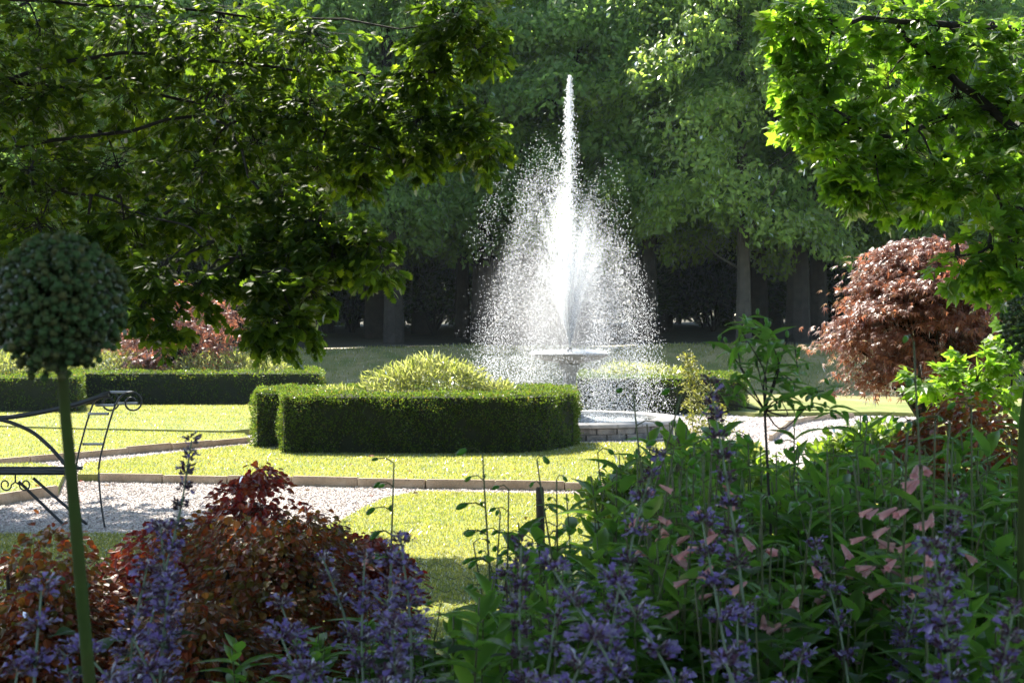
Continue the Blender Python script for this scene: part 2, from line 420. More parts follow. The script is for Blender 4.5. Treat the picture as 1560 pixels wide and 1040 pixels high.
grid_sheet('flower_bed', np.linspace(-6, 6, 60), np.linspace(-4, 4.9, 50), bed_z, M['soil'])

# grass blades (one uncountable mass) and pebbles
def inside(P, poly):
    poly = np.asarray(poly)[:, :2]; x, y = P[:, 0], P[:, 1]; c = np.zeros(len(P), bool)
    for i in range(len(poly)):
        x1, y1 = poly[i]; x2, y2 = poly[i - 1]
        hit = ((y1 > y) != (y2 > y)) & (x < (x2 - x1) * (y - y1) / (y2 - y1 + 1e-12) + x1)
        c ^= hit
    return c

def sample_poly(poly, dens, ymin=0, ymax=99):
    P = np.asarray(poly); lo = P[:, :2].min(0); hi = P[:, :2].max(0)
    hi[1] = min(hi[1], ymax); lo[1] = max(lo[1], ymin)
    lo[0] = max(lo[0], -.46 * hi[1]); hi[0] = min(hi[0], .46 * hi[1])
    n = int((hi[0] - lo[0]) * (hi[1] - lo[1]) * dens)
    Q = RNG.uniform(lo, hi, (n, 2))
    Q = Q[np.abs(Q[:, 0]) < .44 * Q[:, 1] + .3]
    return Q[inside(Q, poly)]

g = Acc()
def blades(poly, dens, z, h, ymin=0, ymax=99):
    Q = sample_poly(poly, dens, ymin, ymax); n = len(Q)
    a = RNG.uniform(0, 2 * np.pi, n); hh = h * RNG.uniform(.5, 1.25, n); wd = RNG.uniform(.0015, .0028, n) * (1 + Q[:, 1] / 12)
    b = np.column_stack([Q, np.full(n, z)]); s = np.column_stack([np.cos(a) * wd, np.sin(a) * wd, np.zeros(n)])
    ln = RNG.normal(0, .5, (n, 2)) * hh[:, None]
    tip = b + np.column_stack([ln, hh])
    V = np.stack([b - s, b + s, tip], 1).reshape(-1, 3)
    g.add(V, np.arange(3 * n).reshape(-1, 3))
blades(lawnD, 6500, .018, .019, 5.2, 11)
blades(lawnA, 4000, LZ - .002, .02)
blades(lawnB, 2400, LZ - .002, .02)
blades(lawnB2, 1000, LZ + .01, .024)
blades(lawnC, 2600, LZ - .002, .02)
blades(lawnF, 1200, LZ - .002, .03)
n = 26000; Q = np.column_stack([RNG.uniform(-17, 17, n), RNG.uniform(29.5, 34.5, n)]); k = np.abs(Q[:, 0]) < .45 * Q[:, 1]; Q = Q[k]; n = len(Q)
b = np.column_stack([Q, bank_z(Q[:, 0], Q[:, 1]) - .01]); a = RNG.uniform(0, 6.28, n); wd = RNG.uniform(.006, .014, n)
sd_ = np.column_stack([np.cos(a) * wd, np.sin(a) * wd, np.zeros(n)]); tp = b + np.column_stack([RNG.normal(0, .03, (n, 2)), RNG.uniform(.03, .1, n)])
g.add(np.stack([b - sd_, b + sd_, tp], 1).reshape(-1, 3), np.arange(3 * n).reshape(-1, 3))
tag(g.build('grass', M['grassb']), 'short sunlit mown grass covering the lawn panels', 'grass', None, 'stuff')

gp = Acc()
lawns = [lawnA, lawnB, lawnB2, lawnC, lawnD, lawnE, lawnF]
def pebbles(xlo, xhi, ylo, yhi, dens, r):
    n = int((xhi - xlo) * (yhi - ylo) * dens)
    Q = RNG.uniform((xlo, ylo), (xhi, yhi), (n, 2))
    k = np.abs(Q[:, 0]) < .44 * Q[:, 1] + .2
    for l in lawns: k &= ~inside(Q, l)
    Q = Q[k]; n = len(Q)
    Rm = frames(rand_unit(n), rand_unit(n))
    T = (OCTA[0] * np.array([1.2, .9, .6]), OCTA[1])
    gp.scatter(T, np.column_stack([Q, RNG.uniform(-.002, .006, n)]), Rm, r * RNG.uniform(.6, 1.3, n))
pebbles(-5, .6, 8, 11.2, 2300, .0095)
pebbles(-6, -1.5, 11.2, 15.5, 1300, .011)
pebbles(1, 7, 13, 20.5, 500, .014)
tag(gp.build('gravel', M['pebble']), 'pale pinkish gravel chippings on the garden paths', 'gravel', None, 'stuff')

fl = Acc(); n = 160
Q = np.column_stack([RNG.uniform(-5, 4, n), RNG.uniform(7.6, 15, n)]); zz = np.full(n, .012)
for l, z_ in ((lawnA, LZ), (lawnB, LZ), (lawnC, LZ), (lawnD, .02), (lawnB2, LZ)): zz[inside(Q, l)] = z_ + .014
fl.scatter(SMALLR, np.column_stack([Q, zz]), frames(rand_unit(n) * [1, 1, .15], RNG.normal(0, .25, (n, 3)) + [0, 0, 1]), RNG.uniform(.025, .055, n))
tag(fl.build('fallen_leaves', M['bronze']), 'scattered dry brown leaves on the lawns and gravel', 'leaves', None, 'stuff')

# ------------------------------------------------------------------ stone edging, stone by stone
def edging(name, pts, label, hgt=LZ + .012, th=.05, ln=.62):
    P = np.array([p[:2] for p in pts]); seg = np.linalg.norm(np.diff(P, axis=0), axis=1); cum = np.r_[0, np.cumsum(seg)]
    n = max(1, int(round(cum[-1] / ln)))
    root = empty(name, (*P[len(P) // 2], 0), label, 'edging', 'stone lawn edgings')
    bxs = np.interp(np.linspace(0, cum[-1], n + 1), cum, P[:, 0]); bys = np.interp(np.linspace(0, cum[-1], n + 1), cum, P[:, 1])
    for i in range(n):
        a = np.array([bxs[i], bys[i]]); b = np.array([bxs[i + 1], bys[i + 1]]); l = np.linalg.norm(b - a); u = (b - a) / l
        Rm = np.array([[u[0], -u[1], 0], [u[1], u[0], 0], [0, 0, 1]])
        A = Acc(); hh = hgt + RNG.uniform(-.011, .011)
        A.box((-l / 2 + .004, -th / 2, -.05), (l / 2 - .004, th / 2, hh - .008))
        A.box((-l / 2 + .01, -th / 2 + .007, hh - .008), (l / 2 - .01, th / 2 - .007, hh))
        c = np.array([*(a + b) / 2, 0]) + RNG.normal(0, .003, 3) * [1, 1, 0]
        o = A.build('edging_stone', M['stone'], root)
        o.matrix_basis = mat4(c - np.array(root.location), Rm @ np.array([[math.cos(t := RNG.normal(0, .012)), -math.sin(t), 0], [math.sin(t), math.cos(t), 0], [0, 0, 1]]))
    return root
edging('stone_edging', [lawnA[i] - [0, .03, 0] for i in (13, 12, 11, 10, 9, 8, 7)], 'long straight stone edging along the front of the hedge lawn')
edging('stone_edging', [p - [0, .03, 0] for p in lawnB[0:4]], 'slanting stone edging behind the thin gravel strip at left')
edging('stone_edging', [p - [0, .03, 0] for p in lawnC[4:7]], 'short pale stone edging below the iron bench seat')
edging('stone_edging', [gd(*p, 0) for p in [(361, 653), (372, 648), (395, 646), (470, 648)]], 'curved stone edging end beside the left end of the front hedge')
edging('stone_edging', [gd(*p, 0) for p in [(1175, 672), (1200, 650), (1240, 640), (1300, 637)]], 'weathered edging beside the pale gravel path at right')

# ------------------------------------------------------------------ clipped hedges
def hedge(name, outer, h, n_leaf, size, label, ring=.55, round_=.05):
    "outer: footprint polygon (ground px turned to points, counter-clockwise from above seen from camera); leaves cover a dark twiggy core"
    P = np.array([p[:2] for p in outer]); c = P.mean(0)
    root = empty(name, (*P.mean(0), 0), label, 'hedge', 'clipped box hedges around the fountain'); L0 = np.array([*P.mean(0), 0])
    seg = np.roll(P, -1, 0) - P; ln = np.linalg.norm(seg, axis=1); area = 0.5 * np.sum(P[:, 0] * np.roll(P[:, 1], -1) - np.roll(P[:, 0], -1) * P[:, 1])
    sg = 1 if area > 0 else -1
    nout = sg * np.column_stack([seg[:, 1], -seg[:, 0]]) / ln[:, None]
    # core
    mit = nrm(nout + np.roll(nout, 1, 0)); inn = P - mit * .05
    A = Acc(); k = len(P)
    V = np.vstack([np.column_stack([inn, np.zeros(k)]), np.column_stack([inn, np.full(k, h - .05)])]); F = []
    for i in range(k):
        j = (i + 1) % k; F += [(i, j, j + k), (i, j + k, i + k)]
    cc = len(V); V = np.vstack([V, [*c, h - .06]])
    F += [(i + k, (i + 1) % k + k, cc) for i in range(k)]
    A.add(V - L0, F).build('twigs', M['core'], root)
    # leaves on sides and top band
    B = Acc(); per = ln.sum(); side = per * h; tot = side + per * ring
    ns = int(n_leaf * side / tot); nt_ = n_leaf - ns
    u = RNG.uniform(0, per, ns); cum = np.r_[0, np.cumsum(ln)]; i = np.searchsorted(cum, u, 'right') - 1; i = np.clip(i, 0, k - 1); f = ((u - cum[i]) / ln[i])[:, None]
    q = P[i] + seg[i] * f; z = RNG.uniform(0.01, h, ns); no2 = nout[i]
    # lumpy clipping
    lump = .022 * np.sin(u * 5.1 + .7 * np.sin(u * 1.3)) + .02 * np.sin(u * 13 + z * 9) + .016 * np.sin(z * 17 + u * 3) + .012 * np.sin(u * 29 - z * 21)
    depth = -np.abs(RNG.normal(0, .022, ns)) + lump + np.where(RNG.random(ns) < .03, .02, 0)
    q = q + no2 * (depth - .0 - round_ * np.clip((z - h + .08) / .08, 0, 1) ** 2 * .8 - .05 * np.clip(.12 - z, 0, 1) / .12)[:, None]
    n3 = np.column_stack([no2, np.full(ns, .35)])
    nor = nrm(n3 + RNG.normal(0, .55, (ns, 3))); d = nrm(RNG.normal(0, 1, (ns, 3)) + [0, 0, .6] + n3 * .6)
    B.scatter(OVAL, np.column_stack([q, z]) - L0, frames(d, nor), size * RNG.uniform(.7, 1.3, ns))
    u = RNG.uniform(0, per, nt_); i = np.clip(np.searchsorted(cum, u, 'right') - 1, 0, k - 1); f = ((u - cum[i]) / ln[i])[:, None]
    ins = RNG.uniform(.0, ring, nt_); q = P[i] + seg[i] * f - nout[i] * ins[:, None]
    ok = inside(q, P); q = q[ok]; ins = ins[ok]; m = len(q)
    z = h - .01 + .014 * np.sin(q[:, 0] * 6) + .012 * np.sin(q[:, 1] * 9 + q[:, 0] * 3) + .01 * np.sin(q[:, 0] * 23 + q[:, 1] * 11) - np.abs(RNG.normal(0, .018, m)) - round_ * np.clip(1 - ins / .07, 0, 1) ** 2 + np.where(RNG.random(m) < .05, RNG.uniform(0, .035, m), 0)
    nor = nrm(RNG.normal(0, .6, (m, 3)) + [0, 0, .9]); d = nrm(RNG.normal(0, 1, (m, 3)) + [0, 0, .7])
    B.scatter(OVAL, np.column_stack([q, z]) - L0, frames(d, nor), size * RNG.uniform(.7, 1.3, m))
    B.build('foliage', M['box'], root)['kind'] = 'stuff'
    return root

def D(px, d): return np.array([(px - 780) * d / FPX, d, 0])
hedge('box_hedge', [D(427, 13.15), D(600, 13.05), D(792, 13.1), D(838, 13.35), D(880, 13.9), D(874, 15.3), D(560, 15.6), D(440, 15.2), D(388, 14.5), D(386, 13.85), D(424, 13.8)], .72, 62000, .026, 'long dark box hedge in front, nearest the fountain pool', .6)
hedge('box_hedge', [D(70, 22.6), D(488, 22.2), D(493, 24), D(480, 26), D(60, 26.4)], .68, 26000, .04, 'box hedge at back left, beyond the bright lawn', .7)
hedge('box_hedge', [D(-260, 20.2), D(118, 20.0), D(127, 20.6), D(124, 22.2), D(-260, 22.4)], .68, 20000, .037, 'box hedge cut off by the left edge, behind the iron bench', .7)
hedge('box_hedge', [D(876, 20.6), D(1128, 20.4), D(1138, 21.5), D(1115, 23.4), D(884, 23.6)], .655, 18000, .038, 'box hedge seen through the spray, right behind the fountain', .7)

# ------------------------------------------------------------------ leafy shrubs (shared builder)
def shrub_mesh(n, rad, T, size, mat, upright=.4, name='foliage', hollow=.35, lumps=7, loose=.0):
    rad = np.asarray(rad, float)
    lc = rand_unit(lumps); lc[:, 2] = np.abs(lc[:, 2]) * 1.0 - .15
    u = rand_unit(n); u[:, 2] = np.where(u[:, 2] < -.35, -u[:, 2], u[:, 2])
    bulge = np.max(np.clip(u @ nrm(lc).T, 0, 1) ** 6, axis=1)
    r = (RNG.uniform(hollow, 1, n) ** .4) * (.72 + .32 * bulge)
    p = u * r[:, None] * rad + RNG.normal(0, loose, (n, 3)) * rad
    out = nrm(u * [1, 1, .8] + [0, 0, upright])
    d = nrm(out + RNG.normal(0, .55, (n, 3))); nor = nrm(RNG.normal(0, .5, (n, 3)) + [0, 0, .8] + u * .3)
    return Acc().scatter(T, p, frames(d, nor), size * RNG.uniform(.6, 1.35, n)).mesh(name, [mat])

def stems_mesh(rad, h, n=7, mat=None, r=.012, name='stems'):
    A = Acc()
    for i in range(n):
        a = RNG.uniform(0, 2 * np.pi); e = np.array([math.cos(a) * rad * RNG.uniform(.3, .7), math.sin(a) * rad * RNG.uniform(.3, .7), h * RNG.uniform(.8, 1.05)])
        b = np.array([math.cos(a) * .05, math.sin(a) * .05, 0]); mid = (b + e) / 2 * [1, 1, 1.1] + RNG.normal(0, .04, 3) * rad
        A.tube(spline([b, mid, e], 8), [r, r * .35], 5)
    return A.mesh(name, [mat or M['bark']])

def shrub(name, px, py_c, d, rx_px, rz_px, n, T, size, mat, label, cat='shrub', group=None, upright=.4, base=0.0, ry=None, lumps=7, loose=.03):
    c = at(px, py_c, d); rx = rx_px * d / FPX; rz = rz_px * d / FPX
    root = empty(name, (c[0], c[1], base), label, cat, group)
    o = link('foliage', shrub_mesh(n, (rx, ry or rx * .85, rz), T, size, mat, upright, lumps=lumps, loose=loose), root); o.location = (0, 0, c[2] - base); o['kind'] = 'stuff'
    link('stems', stems_mesh(rx, c[2] - base, 7, None, .01 + .01 * rx), root)
    return root

G = 'golden shrubs inside the hedges'
shrub('golden_shrub', 652, 606, 14.3, 108, 66, 5200, THIN, .075, M['gold'], 'bright golden green shrub rising over the front hedge', 'shrub', G, .7)
shrub('golden_shrub', 520, 612, 14.6, 46, 24, 900, THIN, .07, M['gold'], 'low golden tuft at left of the front hedge shrub', 'shrub', G, .7)
shrub('golden_shrub', 745, 606, 14.6, 52, 26, 1000, THIN, .07, M['gold'], 'small golden tuft between the big golden shrub and fountain', 'shrub', G, .7)
shrub('golden_shrub', 968, 585, 22.0, 85, 34, 2400, THIN, .1, M['gold'], 'golden shrub within the hedge behind the fountain spray', 'shrub', G, .6)
shrub('golden_shrub', 345, 575, 24.4, 105, 42, 3000, THIN, .11, M['gold'], 'pale golden shrub over the back left hedge', 'shrub', G, .6)
shrub('golden_shrub', 15, 575, 21.4, 75, 40, 1800, THIN, .11, M['gold'], 'golden shrub at the left edge behind the big allium', 'shrub', G, .6)
shrub('golden_shrub', 165, 572, 24.6, 90, 38, 2000, THIN, .11, M['gold'], 'golden shrub right of the allium stem, under copper maple', 'shrub', G, .6)

# Japanese maples: tiers of drooping sprays
def acer(name, px0, px1, py0, py1, d, n_sp, per, size, label, seedpts=None):
    c = at((px0 + px1) / 2, (py0 + py1) / 2, d); rx = (px1 - px0) / 2 * d / FPX; rz = (py1 - py0) / 2 * d / FPX
    root = empty(name, (c[0], c[1], 0), label, 'tree', 'copper Japanese maples'); A = Acc(); T = Acc()
    fork = np.array([0, 0, c[2] * .45])
    T.tube(spline([(0.05, 0, -.05), (-.02, 0.02, fork[2] * .5), fork], 8), [.05 + .02 * rx, .035], 7)
    for i in range(n_sp):
        u = rand_unit(1)[0]; u[2] = RNG.uniform(-1, 1) if RNG.random() < .6 else RNG.uniform(-.5, 1); hx = math.sqrt(max(.05, 1 - u[2] ** 2)); u[:2] = nrm(u[:2]) * hx
        rr = RNG.uniform(.45, 1) ** .6 * (RNG.uniform(1.0, 1.28) if RNG.random() < .35 else 1)
        tp_ = 1 - .45 * max(0., u[2]); e = np.array([u[0] * rx * tp_, u[1] * rx * .8, 0]) * rr; e[2] = c[2] + u[2] * rz * rr
        if RNG.random() < .45: T.tube(spline([fork + RNG.normal(0, .02, 3), (fork + e) / 2 + [0, 0, .12 * rx], e], 7), [.02 * rx + .006, .004], 4)
        o2 = nrm(np.array([e[0], e[1], .0]) + 1e-3)
        k = RNG.integers(per * .7, per * 1.3); sp = .2 * rx
        p = e + RNG.normal(0, 1, (k, 3)) * [sp, sp, sp * .2]; p[:, 2] -= .55 * np.linalg.norm(p[:, :2] - e[:2], axis=1) * .6
        dd = nrm(o2 * .6 + RNG.normal(0, .5, (k, 3)) + [-.15, 0, -.55]); nn = nrm(RNG.normal(0, .35, (k, 3)) + [0, 0, 1] + o2 * .5)
        A.scatter(PALM, p, frames(dd, nn), size * RNG.uniform(.65, 1.3, k))
    A.build('crown', M['palm'], root)['kind'] = 'stuff'; T.build('trunk', M['bark'], root, True)
    return root
acer('japanese_maple', 1292, 1530, 352, 600, 9.6, 120, 150, .06, 'copper red Japanese maple glowing at right, behind pink bellflowers')
acer('japanese_maple', 185, 365, 425, 568, 24.6, 70, 60, .11, 'copper red Japanese maple at left, rising behind the back hedge')

# ------------------------------------------------------------------ fountain
FD = 16.9; FX = (868 - 780) * FD / FPX; FC = np.array([FX, FD, 0.])
fo = empty('fountain', FC, 'round stone fountain with raised bowl throwing white jets', 'fountain')
A = Acc(); A.lathe([(0, 0.02), (.36, .02), (.36, .16), (.3, .19), (.2, .22), (.12, .32), (.09, .5), (.085, .66), (.1, .82), (.15, .92), (.13, .96), (0, .96)], 28)
A.build('pedestal', M['bowl'], fo, True)
A = Acc(); A.lathe([(0, .95), (.14, .955), (.34, .99), (.48, 1.035), (.53, 1.062), (.545, 1.08), (.53, 1.095), (.5, 1.09), (.44, 1.055), (.3, 1.03), (0, 1.02)], 48)
A.build('bowl', M['bowl'], fo, True)
A = Acc(); A.lathe([(0, 1.078), (.49, 1.076)], 40); A.build('bowl_water', M['water'], fo, True)
A = Acc(); A.lathe([(.05, .98), (.05, 1.1), (.035, 1.14), (.03, 1.17), (0, 1.17)], 12); A.build('nozzle', M['iron'], fo, True)
PR = 1.5
A = Acc(); A.lathe([(PR - .28, -.02), (PR - .28, .16), (PR - .03, .16), (PR - .03, -.02)], 64); A.build('pool_wall', M['mortar'], fo)
A = Acc(); A.lathe([(0, .125), (PR - .281, .125)], 64); A.build('pool_water', M['water'], fo, True)
for c_ in range(2):
    nst = 34
    for i in range(nst):
        a0 = (i + .5 * c_) * 2 * np.pi / nst; da = 2 * np.pi / nst; g0 = .006
        A = Acc(); r1 = PR - RNG.uniform(0, .015); z0, z1 = .0 + .08 * c_, .075 + .08 * c_
        A.lathe([(PR - .06, z0), (r1 - .006, z0), (r1, z0 + .01), (r1, z1 - .01), (r1 - .006, z1), (PR - .06, z1)], 2, (0, 0, 0), 0, a0 + g0, a0 + da - g0 * RNG.uniform(.6, 1.5))
        A.build('wall_stone', M['rubble'], fo)
for i in range(26):
    a0 = i * 2 * np.pi / 26; da = 2 * np.pi / 26
    A = Acc(); h0 = .162; A.lathe([(PR - .3, h0), (PR + .03, h0), (PR + .04, h0 + .012), (PR + .04, h0 + .04), (PR + .03, h0 + .05), (PR - .3, h0 + .05), (PR - .3, h0)], 4, (0, 0, 0), 0, a0 + .003, a0 + da - .003)
    A.build('coping_stone', M['coping'], fo)

# jets and falling drops: ballistic paths from the nozzle
GR = 9.81
def traj(n_j, hmin, hmax, thmax, n_d, spread, t_lo=0., t_hi=1., size=(.006, .011), T=OCTA, drift=(-.06, 0, 0), acc=None, thmin=0., stretch=1.4, vs=.03, pw=1.0, mi=0, path=False, fan=0.):
    jh = RNG.uniform(hmin, hmax, n_j); th = R(1) * RNG.uniform(thmin, thmax, n_j)
    if fan: jh = hmax * (1 - fan * (th / R(14)) ** 2) * RNG.uniform(hmin, 1, n_j)
    az = RNG.uniform(0, 2 * np.pi, n_j)
    v = np.sqrt(2 * GR * jh); vx = v * np.tan(th)
    j = RNG.integers(0, n_j, n_d); tf = (v[j] + np.sqrt(v[j] ** 2 + 2 * GR * .95)) / GR
    t = tf * (t_lo + (t_hi - t_lo) * RNG.uniform(0, 1, n_d) ** pw)
    if path:   # even along the path instead of in time
        keep = RNG.random(n_d) < np.clip(np.abs(v[j] - GR * t) / v[j], .05, 1); j, t, n_d = j[keep], t[keep], int(keep.sum())
    sp = spread * t[:, None] * RNG.normal(0, 1, (n_d, 3)) * [1, 1, .7]
    dr = np.array(drift) * (t ** 2)[:, None]
    vv = v[j] * (1 - np.abs(RNG.normal(0, vs, n_d)))
    p = np.column_stack([vx[j] * np.cos(az[j]) * t, vx[j] * np.sin(az[j]) * t, 1.17 + vv * t - .5 * GR * t * t]) + sp + dr
    vel = np.column_stack([vx[j] * np.cos(az[j]), vx[j] * np.sin(az[j]), vv - GR * t])
    k = p[:, 2] > .13
    p, vel = p[k], vel[k]; n = len(p)
    TT = (T[0] * np.array([stretch, 1, 1]), T[1])
    acc.scatter(TT, p, frames(nrm(vel + RNG.normal(0, .5, (n, 3))), rand_unit(n)), RNG.uniform(*size, n), mi)
S = Acc()
n = 5200; zz = 3.78 * (1 - RNG.uniform(0, 1, n) ** 1.0 * .72)      # tall centre jet: a narrow tip, the falling water round it widening downwards
sg = .014 + .17 * ((3.78 - zz) / 3.78); sg = np.where(RNG.random(n) < .3, sg * .35, sg)
S.scatter((OCTA[0] * np.array([2.2, 1, 1]), OCTA[1]), np.column_stack([RNG.normal(0, sg) - .012 * (3.78 - zz), RNG.normal(0, sg), 1.17 + zz]), frames(np.array([0, 0, 1.]) + RNG.normal(0, .4, (n, 3)), rand_unit(n)), RNG.uniform(.0035, .007, n))
traj(1, 3.5, 3.6, .2, 2000, .02, .04, .5, size=(.004, .007), acc=S, vs=.03, mi=1, path=True)
traj(60, .72, 2.5, 14.5, 62000, .08, .22, 1., size=(.003, .0062), acc=S, thmin=4, vs=.04, path=True, fan=.5)          # outer falling crown
traj(22, .82, 3.15, 10, 17000, .06, .15, .75, size=(.003, .0062), acc=S, thmin=4, vs=.03, path=True, fan=.3)          # taller side plumes
traj(90, .35, 2.8, 13.5, 42000, .045, .01, .45, size=(.004, .007), acc=S, thmin=.8, stretch=5, vs=.03, pw=1.1, mi=1, path=True, fan=.5)  # rising ropes
traj(90, .4, 2.6, 14, 62000, .13, .08, 1., size=(.003, .005), T=TETRA, drift=(-.24, 0, 0), acc=S, thmin=2, vs=.06, path=True, fan=.5)   # fine spray
traj(60, .3, 2.6, 12, 16000, .07, .01, .5, size=(.0035, .006), T=TETRA, drift=(-.1, 0, 0), acc=S, thmin=.5, mi=1, path=True, fan=.5)
# unbroken lower part of each jet
for i in range(24):
    th = R(RNG.uniform(1.5, 12)); hh = 2.6 * (1 - .5 * (th / R(14)) ** 2); az = RNG.uniform(0, 2 * np.pi); v = math.sqrt(2 * GR * hh)
    t = np.linspace(0, .42 * v / GR, 7)
    P = np.column_stack([v * math.tan(th) * math.cos(az) * t, v * math.tan(th) * math.sin(az) * t, 1.17 + v * t - .5 * GR * t * t])
    S.tube(P, [.005, .006, .002], 5, 0)
# splash on the bowl lip and curtain falling from it
n = 2600; a = RNG.uniform(0, 2 * np.pi, n); rr = RNG.uniform(.1, .56, n)
S.scatter(OCTA, np.column_stack([rr * np.cos(a), rr * np.sin(a), 1.09 + np.abs(RNG.normal(0, .025, n))]), frames(rand_unit(n), rand_unit(n)), RNG.uniform(.004, .011, n))
n = 7000; a = RNG.uniform(0, 2 * np.pi, n); zz = RNG.uniform(.13, 1.06, n); rc = np.sqrt(RNG.uniform(.2, 1.5, n))[:, None]
S.scatter(OCTA, np.column_stack([np.cos(a), np.sin(a), zz]) * np.hstack([rc, rc, rc * 0 + 1]) + [-.12, 0, 0], frames(rand_unit(n), rand_unit(n)), RNG.uniform(.003, .008, n))
n = 5000; a = RNG.uniform(0, 2 * np.pi, n); rr = np.sqrt(RNG.uniform(0, 1, n)) * (PR - .3)
S.scatter(OCTA, np.column_stack([rr * np.cos(a), rr * np.sin(a), .13 + np.abs(RNG.normal(0, .02, n))]), frames(rand_unit(n), rand_unit(n)), RNG.uniform(.004, .011, n))
S.V = [v + FC for v in S.V]
import bmesh as _bm
mm, mN, mL = newmat('mist')
tc = mN.new('ShaderNodeTexCoord'); gt = mN.new('ShaderNodeTexGradient'); gt.gradient_type = 'SPHERICAL'; mL.new(tc.outputs['Object'], gt.inputs[0])
pw_ = mN.new('ShaderNodeMath'); pw_.operation = 'POWER'; pw_.inputs[1].default_value = 2.2; mL.new(gt.outputs[1], pw_.inputs[0])
ns = mN.new('ShaderNodeTexNoise'); ns.inputs['Scale'].default_value = 3.0; mL.new(tc.outputs['Object'], ns.inputs[0])
m1 = mN.new('ShaderNodeMath'); m1.operation = 'MULTIPLY'; mL.new(pw_.outputs[0], m1.inputs[0]); mL.new(ns.outputs[0], m1.inputs[1])
m2 = mN.new('ShaderNodeMath'); m2.operation = 'MULTIPLY'; m2.inputs[1].default_value = 1.3; mL.new(m1.outputs[0], m2.inputs[0])
pv = mN.new('ShaderNodeVolumePrincipled'); pv.inputs['Color'].default_value = (1, 1, 1, 1); pv.inputs['Anisotropy'].default_value = .3; mL.new(m2.outputs[0], pv.inputs['Density'])
mo = mN.new('ShaderNodeOutputMaterial'); mL.new(pv.outputs[0], mo.inputs['Volume'])
b_ = _bm.new(); _bm.ops.create_icosphere(b_, subdivisions=3, radius=1.0); me_ = bpy.data.meshes.new('mist'); b_.to_mesh(me_); b_.free(); me_.materials.append(mm)
mi_ = link('mist', me_); mi_.location = (FX - .14, FD, 1.65); mi_.scale = (1.3, 1.3, 1.6)
tag(mi_, 'soft white mist drifting in the heart of the fountain spray', 'mist', None, 'stuff')
tag(S.build('water_spray', [M['drop'], M['jet']], None, True), 'sunlit white water spray and falling drops of the fountain', 'spray', None, 'stuff')

# ------------------------------------------------------------------ wood behind the bank
def crown_mesh(H, rad, n_cl, per, size, mat, zlo=.2, name='crown'):
    "boughs: small domes of leaves whose normals follow each dome, so every bough has a lit top and a shaded underside"
    A = Acc()
    for i in range(n_cl):
        u = rand_unit(1)[0]; rr = RNG.uniform(.55, 1.0) ** .5
        zc = H * (zlo + 1) / 2; hz = H * (1 - zlo) / 2
        taper = 1 - .5 * max(0, u[2]) ** 2
        e = np.array([u[0] * rad * taper * rr, u[1] * rad * taper * rr, zc + u[2] * hz * rr])
        o2 = nrm(np.array([u[0], u[1], .0]) + 1e-4); tilt = nrm(o2 * .75 + np.array([0, 0, .8]))
        s = RNG.uniform(.65, 1.35); k = int(per * s * RNG.uniform(.7, 1.3))
        ph = RNG.uniform(0, 2 * np.pi, k); ct = RNG.uniform(-.15, 1, k); st = np.sqrt(1 - ct ** 2)
        X = nrm(np.cross(tilt, rand_unit(1)[0])); Y = np.cross(tilt, X)
        nl = st[:, None] * (np.cos(ph)[:, None] * X + np.sin(ph)[:, None] * Y) + ct[:, None] * tilt
        sh = RNG.uniform(.6, 1.0, k)[:, None] * (1 + .18 * np.sin(ph * 3 + i)[:, None])
        p = e + nl * sh * s * np.array([1, 1, .72]) + RNG.normal(0, .08, (k, 3))
        nn = nrm(nl + RNG.normal(0, .5, (k, 3)) + [0, 0, .25]); dd = nrm(np.cross(nn, rand_unit(k)) + [0, 0, -.5] + o2 * .4)
        A.scatter(OVAL, p, frames(dd, nn), size * RNG.uniform(.6, 1.3, k))
    return A.mesh(name, [mat])

def trunk_mesh(H, r, mat, name='trunk', n=9):
    A = Acc(); zt = H * .85
    lean = RNG.normal(0, .02, 2) * H
    P = spline([(0, 0, -.3), (lean[0] * .1, lean[1] * .1, zt * .3), (lean[0] * .5, lean[1] * .5, zt * .65), (lean[0], lean[1], zt)], 14)
    A.tube(P, [r * 1.35, r, r * .85, r * .6, r * .2], n)
    for i in range(9):
        f = RNG.uniform(.28, .85); b = P[int(f * 13)]; a = RNG.uniform(0, 2 * np.pi); l = H * RNG.uniform(.14, .25)
        e = b + np.array([math.cos(a) * l, math.sin(a) * l, l * RNG.uniform(.2, .7)])
        A.tube(spline([b, (b + e) / 2 + [0, 0, -.05 * l], e], 6), [r * .4 * (1 - f * .5), r * .06], 5)
    return A.mesh(name, [mat])

CR = [crown_mesh(14, 4.0, 115, 290, .23, M['wood'], .155), crown_mesh(15, 3.6, 110, 280, .22, M['wood'], .19),
      crown_mesh(13, 4.4, 125, 300, .21, M['lime'], .15), crown_mesh(16, 4.2, 125, 290, .24, M['wood'], .15)]
TR = [trunk_mesh(14, .2, M['bark']), trunk_mesh(15, .27, M['bark']), trunk_mesh(13, .19, M['barkpale']), trunk_mesh(16, .32, M['bark'])]
GW = 'tall trees of the wood behind the bank'
def wood_tree(px, d, v, sc, label, name='woodland_tree', tv=None):
    X = (px - 780) * d / FPX; z = float(bank_z(np.array(X), np.array(float(d))))
    root = empty(name, (X, d, z), label, 'tree', GW)
    o = link('crown', CR[v], root); o['kind'] = 'stuff'
    t = link('trunk', TR[v if tv is None else tv], root)
    o.rotation_euler.z = RNG.uniform(0, 6.28); o.scale = (sc, sc, sc * RNG.uniform(.95, 1.1)); t.scale = (sc, sc, sc)
    t.rotation_euler.z = RNG.uniform(0, 6.28)
    return root
